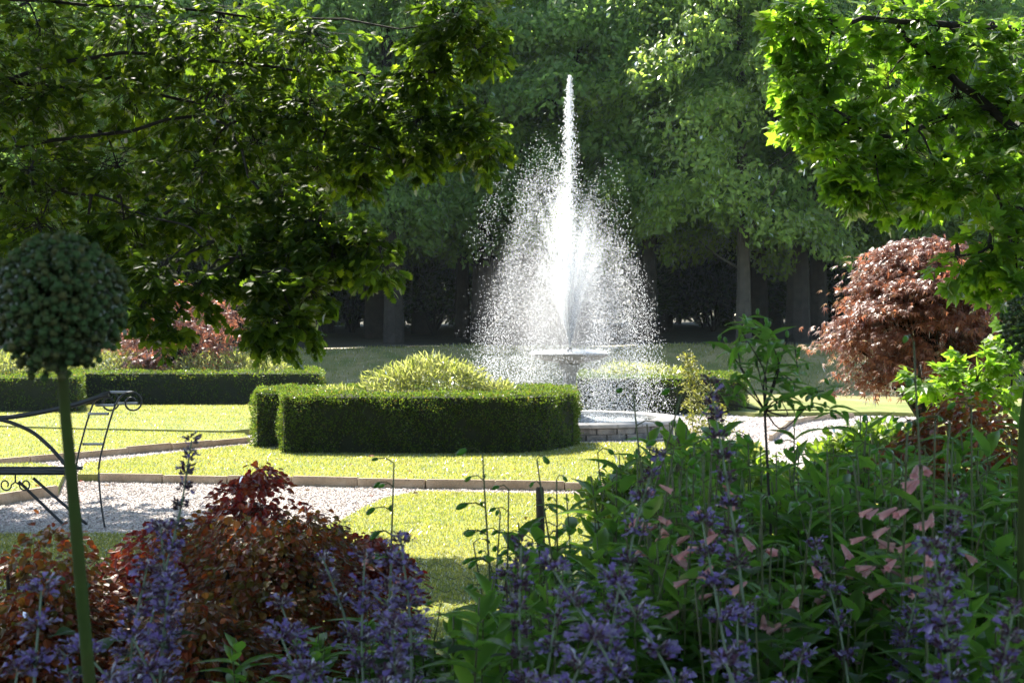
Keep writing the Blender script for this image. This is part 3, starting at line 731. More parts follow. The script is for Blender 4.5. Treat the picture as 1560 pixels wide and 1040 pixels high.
front = [(60, 38, 0, 1.0, 'dark wood-edge tree at far left behind the oak leaves'),
         (215, 37.5, 1, 1.0, 'wood-edge tree whose foot is hidden by the left copper maple'),
         (348, 37, 3, .95, 'wood-edge tree with a stout trunk just right of the left copper maple'),
         (480, 39, 0, 1.0, 'wood-edge tree above the right end of the back left hedge'),
         (600, 37, 1, .95, 'wood-edge tree with a dark trunk above the big golden shrub'),
         (735, 39, 3, 1.0, 'wood-edge tree just left of the fountain spray'),
         (868, 38.5, 0, 1.02, 'wood-edge tree directly behind the fountain jet'),
         (985, 37.5, 1, .98, 'wood-edge tree just right of the fountain spray'),
         (1133, 35.8, 2, 1.0, 'pale grey trunked lime tree right of the fountain, sunlit on its left'),
         (1215, 36.6, 3, .95, 'wood-edge tree with the thickest black trunk, left of the right copper maple'),
         (1246, 38.6, 1, .95, 'wood-edge tree whose dark trunk stands close beside the thickest one'),
         (1380, 38, 0, 1.0, 'wood-edge tree rising behind the right copper maple'),
         (1530, 38, 3, 1.0, 'wood-edge tree at the right edge behind the bright maple')]
for px, d, v, sc, lb in front: wood_tree(px, d, v, sc, lb)
LB2 = 'tall tree standing deeper in the wood, half hidden by the wood-edge trees'
for i, px in enumerate(range(-40, 1640, 150)): wood_tree(px + RNG.uniform(-30, 30), 44 + RNG.uniform(-1.5, 2), [3, 0, 1, 2][i % 4], 1.05 + RNG.uniform(0, .15), LB2)
for i, px in enumerate(range(0, 1640, 165)): wood_tree(px + RNG.uniform(-30, 30), 53 + RNG.uniform(-2, 2), [1, 3, 0][i % 3], 1.25 + RNG.uniform(0, .2), LB2)
for i, px in enumerate(range(-60, 1700, 190)): wood_tree(px + RNG.uniform(-30, 30), 66 + RNG.uniform(-3, 3), [0, 3, 1][i % 3], 1.6 + RNG.uniform(0, .25), LB2)
for i, px in enumerate(range(-60, 1700, 150)): wood_tree(px + RNG.uniform(-30, 30), 82 + RNG.uniform(-3, 3), [1, 0, 3][i % 3], 1.9 + RNG.uniform(0, .25), LB2)
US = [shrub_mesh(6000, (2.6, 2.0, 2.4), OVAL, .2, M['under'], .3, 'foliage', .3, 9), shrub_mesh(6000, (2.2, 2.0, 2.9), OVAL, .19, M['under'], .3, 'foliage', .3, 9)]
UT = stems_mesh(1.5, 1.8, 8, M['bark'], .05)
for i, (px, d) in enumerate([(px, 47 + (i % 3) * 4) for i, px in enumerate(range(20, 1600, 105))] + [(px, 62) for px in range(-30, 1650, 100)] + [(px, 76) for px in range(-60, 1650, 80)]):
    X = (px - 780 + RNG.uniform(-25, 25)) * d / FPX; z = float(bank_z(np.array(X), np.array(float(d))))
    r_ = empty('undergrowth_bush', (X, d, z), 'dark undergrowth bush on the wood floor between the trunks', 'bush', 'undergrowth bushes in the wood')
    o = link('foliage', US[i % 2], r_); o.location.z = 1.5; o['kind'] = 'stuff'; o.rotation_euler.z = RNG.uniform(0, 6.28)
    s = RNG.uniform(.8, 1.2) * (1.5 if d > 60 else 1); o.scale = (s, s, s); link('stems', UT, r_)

# ------------------------------------------------------------------ thin summer haze
hm, hN, hL = newmat('haze')
hv = hN.new('ShaderNodeVolumePrincipled'); hv.inputs['Color'].default_value = (.75, .92, 1, 1); hv.inputs['Density'].default_value = .0002; hv.inputs['Anisotropy'].default_value = .25
ho = hN.new('ShaderNodeOutputMaterial'); hL.new(hv.outputs[0], ho.inputs['Volume'])
A = Acc(); A.box((-115, -34, -2), (115, 145, 46)); tag(A.build('haze', hm), 'thin bluish summer haze hanging over the garden', 'haze', None, 'stuff')

# ------------------------------------------------------------------ the two near trees: oak (left) and bright maple (right)
def near_tree(name, trunk_base, trunk_pts, trunk_r, limbs, sprays, T, size, mat, label, over, leaf_name='leaf', flat=.9, dens=1.0):
    root = empty(name, trunk_base, label, 'tree'); L0 = np.asarray(trunk_base, float)
    B = Acc(); B.tube(spline(trunk_pts, 14) - L0, trunk_r, 12); B.build('trunk', M['bark'], root, True)
    for pts, r0 in limbs:
        Bl = Acc(); Q = spline(pts, 22) - L0; wv = np.cumsum(RNG.normal(0, .022, (22, 3)), axis=0); wv -= np.linspace(0, 1, 22)[:, None] * wv[-1]; Q = Q + wv; Bl.tube(Q, [r0, r0 * .6, r0 * .25], 7); Bl.build('limb', M['bark'], root, True)
    nodes = np.vstack([spline(p, 16) for p, _ in limbs])
    TW = Acc(); pos, dirs, nors, scs = [], [], [], []
    for (c, rad, ntw) in sprays:
        rad = np.asarray(rad, float); nd = nodes[np.argmin(np.linalg.norm(nodes - c, axis=1))]
        TW.tube(spline([nd - L0, (nd + c) / 2 + [0, 0, .08] - L0, c - L0], 7), [.012, .004], 5)
        for k in range(int(ntw * dens)):
            u = rand_unit(1)[0]; p0 = c + u * rad * RNG.uniform(0, .65)
            d0 = nrm(u * rad * 1.2 / rad.max() + np.array([0, 0, -.25]) + RNG.normal(0, .3, 3)); l = RNG.uniform(.16, .36) * min(1.2, max(.5, rad.max() / .45))
            p1 = p0 + d0 * l + np.array([0, 0, -.12 * l])
            TW.tube(np.array([p0 - (p1 - p0) * .25, p0, p1]) - L0, [.0035, .0015], 3, cap=False)
            m = RNG.integers(10, 19); f = RNG.uniform(.25, 1.05, m) ** .7
            pp = p0 + (p1 - p0) * f[:, None]
            side = nrm(np.cross(d0, [0, 0, 1]))
            ang = RNG.uniform(-1.3, 1.3, m)
            dd = d0 * np.cos(ang)[:, None] + side * np.sin(ang)[:, None] + RNG.normal(0, .3, (m, 3)) + [0, 0, -.3]
            nn = nrm(RNG.normal(0, .45, (m, 3)) + [0, 0, flat] + [0, -.35, 0])
            pos.append(pp + RNG.normal(0, .015, (m, 3))); dirs.append(dd); nors.append(nn); scs.append(size * RNG.uniform(.6, 1.2, m))
    pos = np.vstack(pos); Fm = frames(np.vstack(dirs), np.vstack(nors)); scs = np.concatenate(scs)
    TW.build('twigs', M['bark'], root)['kind'] = 'stuff'
    dpt = pos[:, 1] - scs * 6
    vis = (np.abs(pos[:, 0]) < .42 * pos[:, 1]) & (pos[:, 2] < EYE + .275 * pos[:, 1])
    order = np.argsort(np.where(vis, dpt, 99))
    near = order[:300]; rest = order[300:]
    lm = Acc().add(*T).mesh(leaf_name, [mat])
    for i in near: link(leaf_name, lm, root, mat4(pos[i] - L0, Fm[i], scs[i]))
    A = Acc(); A.scatter(T, pos[rest] - L0, Fm[rest], scs[rest])
    # unseen high crown above the picture, its boxes placed for the shade they cast
    for (lo, hi, n, sz) in over:
        # clumped positions
        nc = max(8, n // 60); cc = RNG.uniform(lo, hi, (nc, 3)); j = RNG.integers(0, nc, n)
        p = cc[j] + RNG.normal(0, 1, (n, 3)) * [.45, .45, .22]
        A.scatter(ROUNDL, p - L0, frames(nrm(RNG.normal(0, 1, (n, 3)) * [1, 1, .3] + [0, 0, -.2]), nrm(RNG.normal(0, .4, (n, 3)) + [0, 0, 1])), sz * RNG.uniform(.7, 1.2, n))
    A.build('foliage', mat, root)['kind'] = 'stuff'
    return root

def spr(px, py, r, d, ntw, rz=None):
    s = d / FPX
    return (at(px, py, d), (r * s * .85, r * s * 1.3, (rz or r * .8) * s * .85), ntw)

oak_sprays = [
    # right hand arms reaching over the wood
    spr(690, 35, 62, 7.6, 22), spr(740, 75, 40, 7.5, 9), spr(655, 110, 60, 7.8, 18), spr(715, 195, 50, 7.7, 16), spr(745, 225, 36, 7.6, 9), spr(640, 185, 60, 7.9, 18),
    spr(565, 150, 52, 8.0, 14), spr(570, 215, 60, 8.0, 18), spr(640, 230, 40, 7.8, 10), spr(650, 70, 30, 7.7, 5),
    spr(470, 60, 80, 8.3, 22), spr(470, 160, 80, 8.2, 24), spr(480, 250, 60, 8.0, 16), spr(545, 260, 40, 7.9, 9),
    # lower right tips
    spr(430, 300, 62, 7.6, 20), spr(490, 340, 50, 7.4, 16), spr(550, 365, 42, 7.3, 13), spr(585, 400, 24, 7.2, 5), spr(440, 380, 55, 7.4, 18), spr(410, 440, 52, 7.2, 16), spr(470, 440, 40, 7.2, 11), spr(410, 495, 42, 7.1, 12), spr(450, 490, 30, 7.1, 7), spr(505, 390, 36, 7.3, 9),
    # dense left mass
    spr(60, 40, 110, 8.6, 30), spr(200, 40, 110, 8.4, 30), spr(330, 50, 100, 8.4, 26), spr(60, 150, 110, 8.2, 30), spr(200, 150, 110, 8.6, 28), spr(330, 150, 100, 8.2, 24),
    spr(50, 260, 100, 7.8, 28), spr(180, 255, 90, 8.2, 22), spr(310, 255, 90, 8.0, 22), spr(390, 220, 70, 8.1, 16), spr(60, 345, 90, 7.6, 20), spr(190, 340, 80, 7.6, 20), spr(310, 335, 75, 7.7, 18), spr(370, 395, 55, 7.4, 13),
    spr(-60, 100, 130, 8.0, 26), spr(-60, 300, 130, 8.0, 26), spr(240, 420, 50, 7.0, 12), spr(215, 470, 36, 6.9, 8), spr(250, 505, 26, 6.9, 5), spr(300, 440, 34, 7.1, 6), spr(130, 400, 60, 7.6, 12), spr(400, 110, 80, 8.6, 18), spr(20, 430, 60, 7.8, 10)]
ob = np.array([-4.6, 8.4, 0])
oak_tr = [ob + [0, 0, -.2], ob + [.03, 0, 1.6], ob + [.1, -.05, 3.4], ob + [.25, -.2, 5.5], ob + [.5, -.6, 8.5]]
oak_limbs = [([ob + [.05, 0, 2.4], at(-150, 160, 8.5), at(100, 88, 8.3), at(270, 84, 8.3), at(470, 110, 8.1), at(640, 120, 7.8), at(720, 90, 7.5)], .02),
             ([ob + [.08, 0, 3.0], at(-60, 20, 8.4), at(240, 20, 8.4), at(480, 40, 8.3), at(690, 30, 7.6)], .018),
             ([ob + [.05, 0, 2.1], at(-80, 250, 8.0), at(150, 200, 8.2), at(340, 170, 8.1), at(420, 280, 7.7), at(470, 330, 7.4), at(560, 372, 7.3)], .018),
             ([ob + [.05, 0, 2.0], at(-60, 290, 7.9), at(120, 290, 7.7), at(260, 330, 7.4), at(400, 420, 7.2)], .016),
             ([ob + [.1, 0, 3.2], at(140, 120, 8.5), at(420, 150, 8.2), at(560, 190, 8.0), at(720, 210, 7.7)], .016),
             ([ob + [.2, -.1, 5.0], (-2.5, 6.5, 6.5), (-.5, 4.5, 7.2), (1.2, 3.2, 7.0)], .1),
             ([ob + [.2, -.1, 5.2], (-2.0, 8, 6.6), (0, 7.8, 7.4), (1.5, 7.4, 7.4)], .1)]
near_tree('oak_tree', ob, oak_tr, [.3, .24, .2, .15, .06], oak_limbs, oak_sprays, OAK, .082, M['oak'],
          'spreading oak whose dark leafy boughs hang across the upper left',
          [((-6.5, 1.0, 5.6), (.8, 7.6, 7.6), 9500, .2), ((-5.5, 7.2, 6.2), (.4, 8.8, 7.8), 3600, .2), ((-8, 8.6, 5.6), (-4.4, 12.2, 7.2), 6000, .17), ((-6, -5, 5.0), (.8, 1.2, 7.4), 6500, .24)], 'leaf', .8, 2.7)  # last box: unseen crown added behind the camera to block sky light

maple_sprays = [
    spr(1215, 40, 45, 7.4, 12), spr(1260, 90, 55, 7.5, 14), spr(1200, 20, 30, 7.4, 5), spr(1215, 120, 40, 7.4, 10), spr(1235, 175, 48, 7.4, 13), spr(1290, 200, 60, 7.5, 18), spr(1350, 120, 70, 7.6, 18), spr(1330, 40, 70, 7.7, 16),
    spr(1300, 270, 42, 7.3, 11), spr(1265, 235, 32, 7.3, 7), spr(1380, 230, 70, 7.6, 18), spr(1340, 290, 30, 7.3, 5), spr(1430, 270, 55, 7.4, 12), spr(1420, 60, 70, 7.8, 16), spr(1460, 150, 80, 7.7, 20), spr(1520, 60, 80, 7.8, 20), spr(1540, 200, 70, 7.5, 16),
    spr(1500, 270, 55, 7.2, 10), spr(1540, 320, 60, 7.2, 12), spr(1510, 375, 40, 7.0, 8), spr(1455, 392, 26, 7.0, 4), spr(1550, 420, 45, 7.0, 9), spr(1600, 120, 110, 7.6, 26), spr(1625, 300, 100, 7.2, 18), spr(1610, 440, 60, 6.8, 9),
    # low shoots
    spr(1405, 572, 40, 8.2, 5, 24), spr(1450, 590, 56, 8.4, 8, 28), spr(1500, 560, 42, 8.2, 9, 26), spr(1540, 570, 42, 8.2, 9), spr(1545, 500, 40, 8.3, 8)]
mb = np.array([4.0, 7.3, 0])
mtr = [mb + [0, 0, -.2], mb + [-.03, 0, 1.2], mb + [-.06, .05, 2.6], mb + [-.2, 0, 4.6], mb + [-.3, -.4, 7.6]]
m_limbs = [([mb + [-.05, 0, 2.0], at(1640, 260, 7.4), at(1540, 215, 7.5), at(1450, 140, 7.6), at(1385, 70, 7.6), at(1345, 0, 7.7)], .045),
           ([mb + [-.05, 0, 2.1], at(1640, 180, 7.4), at(1480, 150, 7.5), at(1340, 200, 7.4), at(1260, 160, 7.4)], .035),
           ([mb + [-.05, 0, 2.6], at(1620, 60, 7.7), at(1430, 50, 7.7), at(1290, 55, 7.5), at(1210, 40, 7.4)], .035),
           ([mb + [-.05, 0, 1.5], at(1640, 360, 7.0), at(1540, 370, 7.0), at(1460, 390, 7.0)], .03),
           ([mb + [-.05, 0, .7], at(1640, 620, 7.9), at(1540, 590, 8.3), at(1400, 575, 8.3)], .02),
           ([mb + [-.2, 0, 4.4], (3.0, 6.0, 6.0), (2.4, 4.0, 6.8), (2.0, 2.4, 6.8)], .09),
           ([mb + [-.2, 0, 4.6], (2.6, 7.4, 6.4), (1.4, 7.4, 7.0)], .08)]
near_tree('maple_tree', mb, mtr, [.18, .15, .13, .1, .04], m_limbs, maple_sprays, MAPLE, .092, M['maple'],
          'maple with bright backlit star-shaped leaves at the upper right',
          [((.6, 1.0, 5.4), (5.8, 7.4, 7.2), 9000, .2), ((.2, 7.0, 6.2), (4.4, 8.6, 7.4), 3000, .2), ((.6, -5, 5.0), (6, 1.2, 7.4), 6500, .24)], 'leaf', .8, 1.5)  # last box extends the unseen crown behind the camera, darkening the foreground

# ------------------------------------------------------------------ wrought iron bench
BD = 8.5
bench = empty('garden_bench', at(-15, 812, BD) * [1, 1, 0], 'black wrought iron bench with scrolled ends, cut by the left edge', 'bench')
BL = np.array(bench.location)
CXp = -15
def bp(px, py, d=BD): return at(px, py, d) - BL
def mir(pts): return [(2 * CXp - p[0], *p[1:]) for p in pts]
def rod(name, pts, r, n=6, k=26, dd=BD):
    A = Acc(); A.tube(spline([bp(p[0], p[1], p[2] if len(p) > 2 else dd) for p in pts], k), r, n); return A.build(name, M['iron'], bench, True)
BK = BD + .32
rod('top_rail', [(-195, 600, BK), (-120, 622, BK), (CXp, 637, BK), (90, 622, BK), (165, 600, BK)], .02, 6, 30)
rod('seat_rail', [(-150, 719), (CXp, 719), (115, 719)], .022, 6, 8)
rod('seat_rail', [(-150, 713, BK), (CXp, 713, BK), (125, 713, BK)], .014, 6, 8)
A = Acc()
for i in range(7):
    f = (i + .5) / 7; A.box(bp(-150, 717, BD + .32 * f) - [0, .018, .003], bp(118, 717, BD + .32 * f) + [0, .018, .003])
    A.build('seat_slat', M['iron'], bench); A = Acc()
rod('back_arch', [(-130, 712, BK - .02), (-105, 680, BK - .02), (-70, 653, BK - .02), (CXp, 637.5, BK - .02), (40, 653, BK - .02), (75, 680, BK - .02), (103, 712, BK - .02)], .014, 6, 30)
def scroll_up(bx, dd, flip):
    base = [(bx + 2, 808), (bx - 4, 770), (bx - 8, 725), (bx - 6, 700), (bx + 1, 670), (bx + 12, 632), (bx + 20, 612), (bx + 30, 600), (bx + 42, 597)]
    th = np.linspace(-90, 330, 20); c = (bx + 43, 613); rad = np.linspace(16, 6, 20)
    sp = [(c[0] + r * math.cos(R(t)) * 1.05, c[1] + r * math.sin(R(t))) for t, r in zip(th, rad)]
    pts = base[:-1] + sp
    if flip: pts = mir(pts)
    rod('scroll_upright', [(p[0], p[1], dd) for p in pts], .0068, 6, 90)
for fl in (False, True):
    scroll_up(158, BD, fl); scroll_up(123.5, BK, fl)
    for (xa, xb, y) in ((146, 174, 618), (134, 165, 631), (126, 158, 677), (168, 202, 598), (180, 210, 615)):
        p = [(xa, y, BK), (xb, y, BD)]
        if fl: p = mir(p)
        a_, b_ = bp(*p[0]), bp(*p[1]); A = Acc(); u = nrm(b_ - a_); wv = np.array([0, 0, .008])
        A.tube(np.array([a_, b_]), .006, 6); A.tube(np.array([a_ + wv, b_ + wv]), .006, 6); A.build('arm_slat', M['iron'], bench)
    for (p, q) in (((28, 733), (112, 814)), ((50, 728), (136, 802))):
        pts = [(p[0], p[1], BD + .05), ((p[0] + q[0]) / 2, (p[1] + q[1]) / 2, BD + .1), (q[0], q[1], BD + .15)]
        rod('brace', mir(pts) if fl else pts, .011, 6, 6)
    for (cx, cy, s) in ((38, 738, -1), (8, 738, 1)):
        th = np.linspace(0, 400, 22); pts = [(cx + s * (9 - 5.5 * t / 400) * math.cos(R(t)), cy + (10 - 6 * t / 400) * math.sin(R(t)), BD) for t in th]
        pts = [(23, 722, BD), (23, 733, BD)] + [(cx - s * 14, cy + 2, BD)] * 0 + pts
        rod('seat_scroll', mir(pts) if fl else pts, .0055, 5, 60)
    rod('leg', mir([(108, 719), (108, 760), (110, 812)]) if fl else [(108, 719), (108, 760), (110, 812)], .012, 6, 6)

# ------------------------------------------------------------------ wire fence with two wooden posts behind the flowers
fd = 4.35
fence = empty('wire_fence', (0.2, fd, 0), 'hexagonal wire netting fence on thin wooden posts behind the flowers', 'fence'); FL = np.array(fence.location)
for px, pyt, d_ in ((826, 742, fd), (1038, 656, fd - .05), (520, 800, fd), (1300, 700, fd)):
    b = at(px, 0, d_) * [1, 1, 0]; zt = at(px, pyt, d_)[2]; A = Acc()
    A.tube(np.array([b + [0.012, 0, -.05], b + [0, 0, zt * .5], b + [-.008, 0, zt - .01], b + [-.008, 0, zt]]) - FL, [.017, .016, .015, .012], 9)
    A.build('fence_post', M['post'], fence, True)
A = Acc(); hx, hz = .062, .054; x0 = at(520, 0, fd)[0]; x1 = at(1300, 0, fd)[0]
nx = int((x1 - x0) / hx); nz = 11
for i in range(nx):
    for j in range(nz):
        ox = x0 + (i + .5 * (j % 2)) * hx + RNG.normal(0, .002); oz = .05 + j * hz * .86
        top = np.array([ox, fd + .02 + .01 * math.sin(ox * 7 + oz * 5), oz]); w2 = hx / 2
        p = [top, top + [w2, 0, hz * .28], top + [w2, 0, hz * .86]]
        A.tube(np.array(p[:3]) - FL, .0011, 3, cap=False); A.tube(np.array([top, top + [-w2, 0, hz * .28]]) - FL, .0011, 3, cap=False)
o = A.build('wire_netting', M['wire'], fence); o['kind'] = 'stuff'

# ------------------------------------------------------------------ low red and bronze shrubs, left, and one at right
GR_ = 'low red and bronze leaved shrubs in the border'
bz = lambda px, d: float(bed_z(np.array((px - 780) * d / FPX), np.array(float(d))))
def tier_shrub(px, py_t, d, w_px, h_px, n_t, per, size, mat, label, name='bronze_shrub'):
    c = at(px, py_t, d); rx = w_px / 2 * d / FPX; h = h_px * d / FPX; b = max(0, bz(px, d))
    root = empty(name, (c[0], c[1], b), label, 'shrub', GR_); A = Acc(); zt = c[2] - b
    for i in range(int(n_t * .72)):
        u = rand_unit(1)[0]; u[2] = abs(u[2]); rr = RNG.uniform(.5, 1) ** .5 * (RNG.uniform(1, 1.2) if RNG.random() < .3 else 1)
        hf = (1 - u[2] ** 4) ** .5 / (1e-6 + (1 - u[2] ** 2) ** .5); hf = min(hf, 4.); e = np.array([u[0] * rx * rr * hf, u[1] * rx * rr * .9 * hf, zt - h + u[2] * h * min(rr, 1.0)])
        o2 = nrm(np.array([e[0], e[1], .001])); k = int(2.6 * per * RNG.uniform(.5, 1.5)); s = .19 * rx + .025
        q = RNG.normal(0, 1, (k, 3)) * [s, s, s * .22]; q[:, 2] -= 1.2 * (q[:, 0] ** 2 + q[:, 1] ** 2) / s * .3
        dd = nrm(q * [1, 1, .2] / s * .5 + o2 * .5 + RNG.normal(0, .4, (k, 3)) + [0, 0, -.3]); nn = nrm(RNG.normal(0, .35, (k, 3)) + [0, 0, 1] + o2 * .4)
        A.scatter(SMALLR, e + q, frames(dd, nn), .72 * size * RNG.uniform(.6, 1.3, k))
    A.build('foliage', mat, root)['kind'] = 'stuff'
    link('stems', stems_mesh(rx * .8, zt * .8, 9, None, .012), root)
    return root
tier_shrub(392, 752, 3.3, 310, 330, 120, 60, .03, M['bronze'], 'broad olive and bronze dome shrub left of centre in the border')
tier_shrub(386, 697, 3.9, 125, 200, 40, 42, .034, M['redshrub'], 'deep red shrub whose top peeks over the bronze dome')
tier_shrub(548, 762, 3.8, 120, 200, 36, 36, .034, M['redshrub'], 'dark wine red shrub just right of the bronze dome')
tier_shrub(60, 800, 3.1, 240, 330, 100, 60, .03, M['bronze'], 'bronze shrub in the lower left corner, left of the allium stem')
tier_shrub(225, 800, 3.5, 200, 330, 80, 56, .031, M['redshrub'], 'reddish shrub between the allium stem and the bronze dome')
tier_shrub(300, 905, 2.7, 170, 220, 60, 56, .028, M['bronze'], 'low rust and olive shrub in front of the bronze dome')
tier_shrub(1490, 585, 3.9, 270, 300, 110, 60, .034, M['bronze'], 'dark rusty shrub at the right edge under the maple shoots')

# ------------------------------------------------------------------ giant alliums
def capsule():
    A = Acc(); n = 9
    prof = [(0.002, 0), (.3, .04), (.5, .28), (.56, .55), (.42, .85), (.16, .98), (.0, .96)]
    a = np.linspace(0, 2 * np.pi, n, endpoint=False); V, F = [], []
    for r, z in prof:
        for t in a: V.append((r * (1 + .16 * math.cos(3 * t)) * math.cos(t), r * (1 + .16 * math.cos(3 * t)) * math.sin(t), z))
    k = len(prof)
    for i in range(k - 1):
        for j in range(n):
            p, q = i * n + j, i * n + (j + 1) % n; F += [(p, q, q + n), (p, q + n, p + n)]
    V = np.array(V)
    return V, np.array(F)
CAP = capsule()
def allium(px, py, d, R_px, stem_pts, label, n_f, base_px):
    c = at(px, py, d); rad = R_px * d / FPX; b = np.array([c[0] + base_px * d / FPX, d, max(0, bz(px, d))])
    root = empty('giant_allium', b, label, 'flower', 'giant allium seed heads')
    P = [np.zeros(3)] + [at(*s, d) - b for s in stem_pts] + [c - b]
    Acc().tube(spline(P, 20), [.0072, .0066, .0054], 12).build('stem', M['astem'], root, True)
    hd = Acc(); hd.lathe([(0, -.014), (.012, -.008), (.014, .002), (.0, .012)], 12, c - b); head = hd.build('flower_head', M['astem'], root, True)
    i = np.arange(n_f) + .5; ph = np.arccos(1 - 2 * i / n_f); th = np.pi * (1 + 5 ** .5) * i
    u = np.column_stack([np.cos(th) * np.sin(ph), np.sin(th) * np.sin(ph), np.cos(ph)]); u = nrm(u + RNG.normal(0, .05, (n_f, 3)))
    rr = rad * RNG.uniform(.8, .98, n_f) * np.where(u[:, 2] < -.5, RNG.uniform(.9, 1.2, n_f), 1)
    sag = np.array([0, 0, -.12]) * rad
    p = u * rr[:, None] + sag * (1 - u[:, 2:3]) * .4
    size = .0072 * rad / .068
    one = Acc(); one.add(CAP[0] * size, CAP[1]); one.tube(np.array([(0, 0, -rad * .78), (0, 0, -rad * .3), (0, 0, 0.001)]), .0007, 4)
    for k in range(6):
        a = k * R(60); TVp = np.array([(.0, .1, 0), (.75, .16, -.05), (.95, 0, -.35), (.75, -.16, -.05), (0, -.1, 0)]) * size
        Rz = np.array([[math.cos(a), -math.sin(a), 0], [math.sin(a), math.cos(a), 0], [0, 0, 1]]); one.add(TVp @ Rz.T, [(0, 1, 4), (1, 3, 4), (1, 2, 3)])
    me = one.mesh('floret', [M['abud']], True)
    face = np.argsort(u[:, 1])
    Fm = frames(np.cross(u, rand_unit(n_f)), u)
    for q, i_ in enumerate(face[:300]):
        link('floret', me, head, mat4(p[i_] + (c - b), Fm[i_], RNG.uniform(.8, 1.15)))
    if n_f > 300:
        A = Acc(); TV = np.vstack(one.V); TF = np.vstack(one.F); r_ = face[300:]
        A.scatter((TV, TF), p[r_] + (c - b), Fm[r_], RNG.uniform(.8, 1.15, len(r_)))
        A.build('far_florets', M['abud'], head, True)['kind'] = 'stuff'
allium(90, 455, 1.3, 97, [(175, 1500), (149, 1200), (120, 860), (106, 700), (97, 600)], 'big green allium seed head on a tall thick stem at left', 860, 122)
allium(1582, 495, 2.2, 54, [(1556, 1050), (1556, 900), (1557, 760), (1558, 640)], 'smaller allium seed head cut by the right edge', 320, -6)

# ------------------------------------------------------------------ bellflowers (pink tubular bells, lance leaves)
PL = [Acc().add(*LANCE).mesh('leaf', [M['pleaf']], True), Acc().add(*LANCE2).mesh('leaf', [M['pleaf']], True),
      Acc().add(*strip_leaf([0, .1, .3, .55, .8, 1], [.03, .09, .15, .13, .06, .004], .7, .6)).mesh('leaf', [M['pleaf']], True)]
def bell_mesh():
    V, F = [], []; n = 10
    for r, z in ((.07, 0), (.1, .1), (.15, .32), (.19, .6), (.205, .85), (.27, 1.0)):
        for j in range(n):
            a = 2 * np.pi * j / n; rr = r * (1 + (.1 * math.cos(5 * a) if z > .95 else 0)); V.append((z + (.05 * math.cos(5 * a) if z > .95 else 0), rr * math.cos(a), rr * math.sin(a) * .9))
    for i in range(5):
        for j in range(n):
            p, q = i * n + j, i * n + (j + 1) % n; F += [(p, q, q + n), (p, q + n, p + n)]
    A = Acc().add(np.array(V), F)
    return A.mesh('bell_flower', [M['bell']], True)
BELL = bell_mesh()
BUD = Acc().add(CAP[0][:, [2, 0, 1]] * [1.3, .6, .6], CAP[1]).mesh('bud', [M['pleaf']], True)

def bell_stem(root, base, top, n_pair, leaf0, leaf1, bells, buds, toward=None):
    base, top = np.asarray(base, float), np.asarray(top, float)
    L = np.linalg.norm(top - base); mid = (base + top) / 2 + RNG.normal(0, .04, 3) * L * [1, 1, .2]
    P = spline([base, mid, top], 16)
    Acc().tube(P, [.0034, .0027, .0015], 6).build('stem', M['pstem'], root, True)
    ph = RNG.uniform(0, 6.28); flw = (bells + buds) > 0
    fmax = .74 if flw else .98
    for k in range(n_pair):
        f = .08 + (fmax - .08) * k / max(1, n_pair - 1); c = P[min(15, int(f * 15))]; sz = (leaf0 + (leaf1 - leaf0) * f) * RNG.uniform(.8, 1.2)
        for s in (0, math.pi):
            a = ph + k * 1.57 + s + RNG.normal(0, .3); el = RNG.uniform(.2, 1.0) if flw else RNG.uniform(.1, .6) + .6 * f
            dv = np.array([math.cos(a), math.sin(a), el]); nv = np.array([-math.cos(a) * el, -math.sin(a) * el, 1.0]) + RNG.normal(0, .2, 3)
            link('leaf', PL[RNG.integers(0, 3)], root, mat4(c, frames(dv, nv), sz * 1.22))
    for k in range(bells + buds):
        f = .72 + .28 * k / max(1, bells + buds - 1); c = P[min(15, int(f * 15))]; a = RNG.uniform(0, 6.28) if toward is None else toward + RNG.normal(0, .6)
        pl = RNG.uniform(.02, .04); e = c + np.array([math.cos(a) * pl, math.sin(a) * pl, .008])
        Acc().tube(np.array([c, (c + e) / 2 + [0, 0, .006], e]), .0012, 4).build('pedicel', M['pstem'], root)
        dv = np.array([math.cos(a), math.sin(a), -.55 + RNG.normal(0, .2)]); isb = k < bells
        link('bell_flower' if isb else 'bud', BELL if isb else BUD, root, mat4(e, frames(dv, np.array([0, 0, 1.])), (.029 * RNG.uniform(.8, 1.15)) if isb else (.014 * RNG.uniform(.7, 1.3))))

def bell_plant(px, py_t, d, n_st, label, spread=.1, bells=0, buds=0, n_pair=7, leaf=.1, toward=None, group='pink bellflower plants in the border', hvar=.12, name='bellflower_plant'):
    t = at(px, py_t, d); b = np.array([t[0], t[1], max(0., bz(px, d))]); root = empty(name, b, label, 'plant', group)
    h = t[2] - b[2]
    for k in range(n_st):
        a = RNG.uniform(0, 6.28); r = spread * RNG.uniform(.1, 1) if k else 0
        bb = np.array([math.cos(a) * r * .5, math.sin(a) * r * .5, 0]); tt = np.array([math.cos(a) * r * 1.4, math.sin(a) * r, h * (1 - (RNG.uniform(0, hvar) if k else 0))])
        bell_stem(root, bb, tt, n_pair, leaf * 1.15, leaf * .6, bells + 1 if (bells and k < 2) else (bells if k < 2 else (2 if bells else 0)), buds, toward)
    return root
# single tall stems seen against the lawn
bell_plant(600, 705, 2.6, 1, 'lone thin budding stem against the lawn, left of the hedge foot centre', .02, 1, 9, 6, .07, 3.1)
bell_plant(735, 690, 2.4, 1, 'tall bare budding stem standing before the hedge centre', .02, 0, 12, 7, .075, 2.6)
bell_plant(818, 700, 2.5, 2, 'budding stems beside the left fence post', .08, 0, 9, 7, .09)
bell_plant(775, 745, 2.6, 2, 'leafy budding stems between the tall bare stem and left fence post', .08, 0, 9, 7, .09)
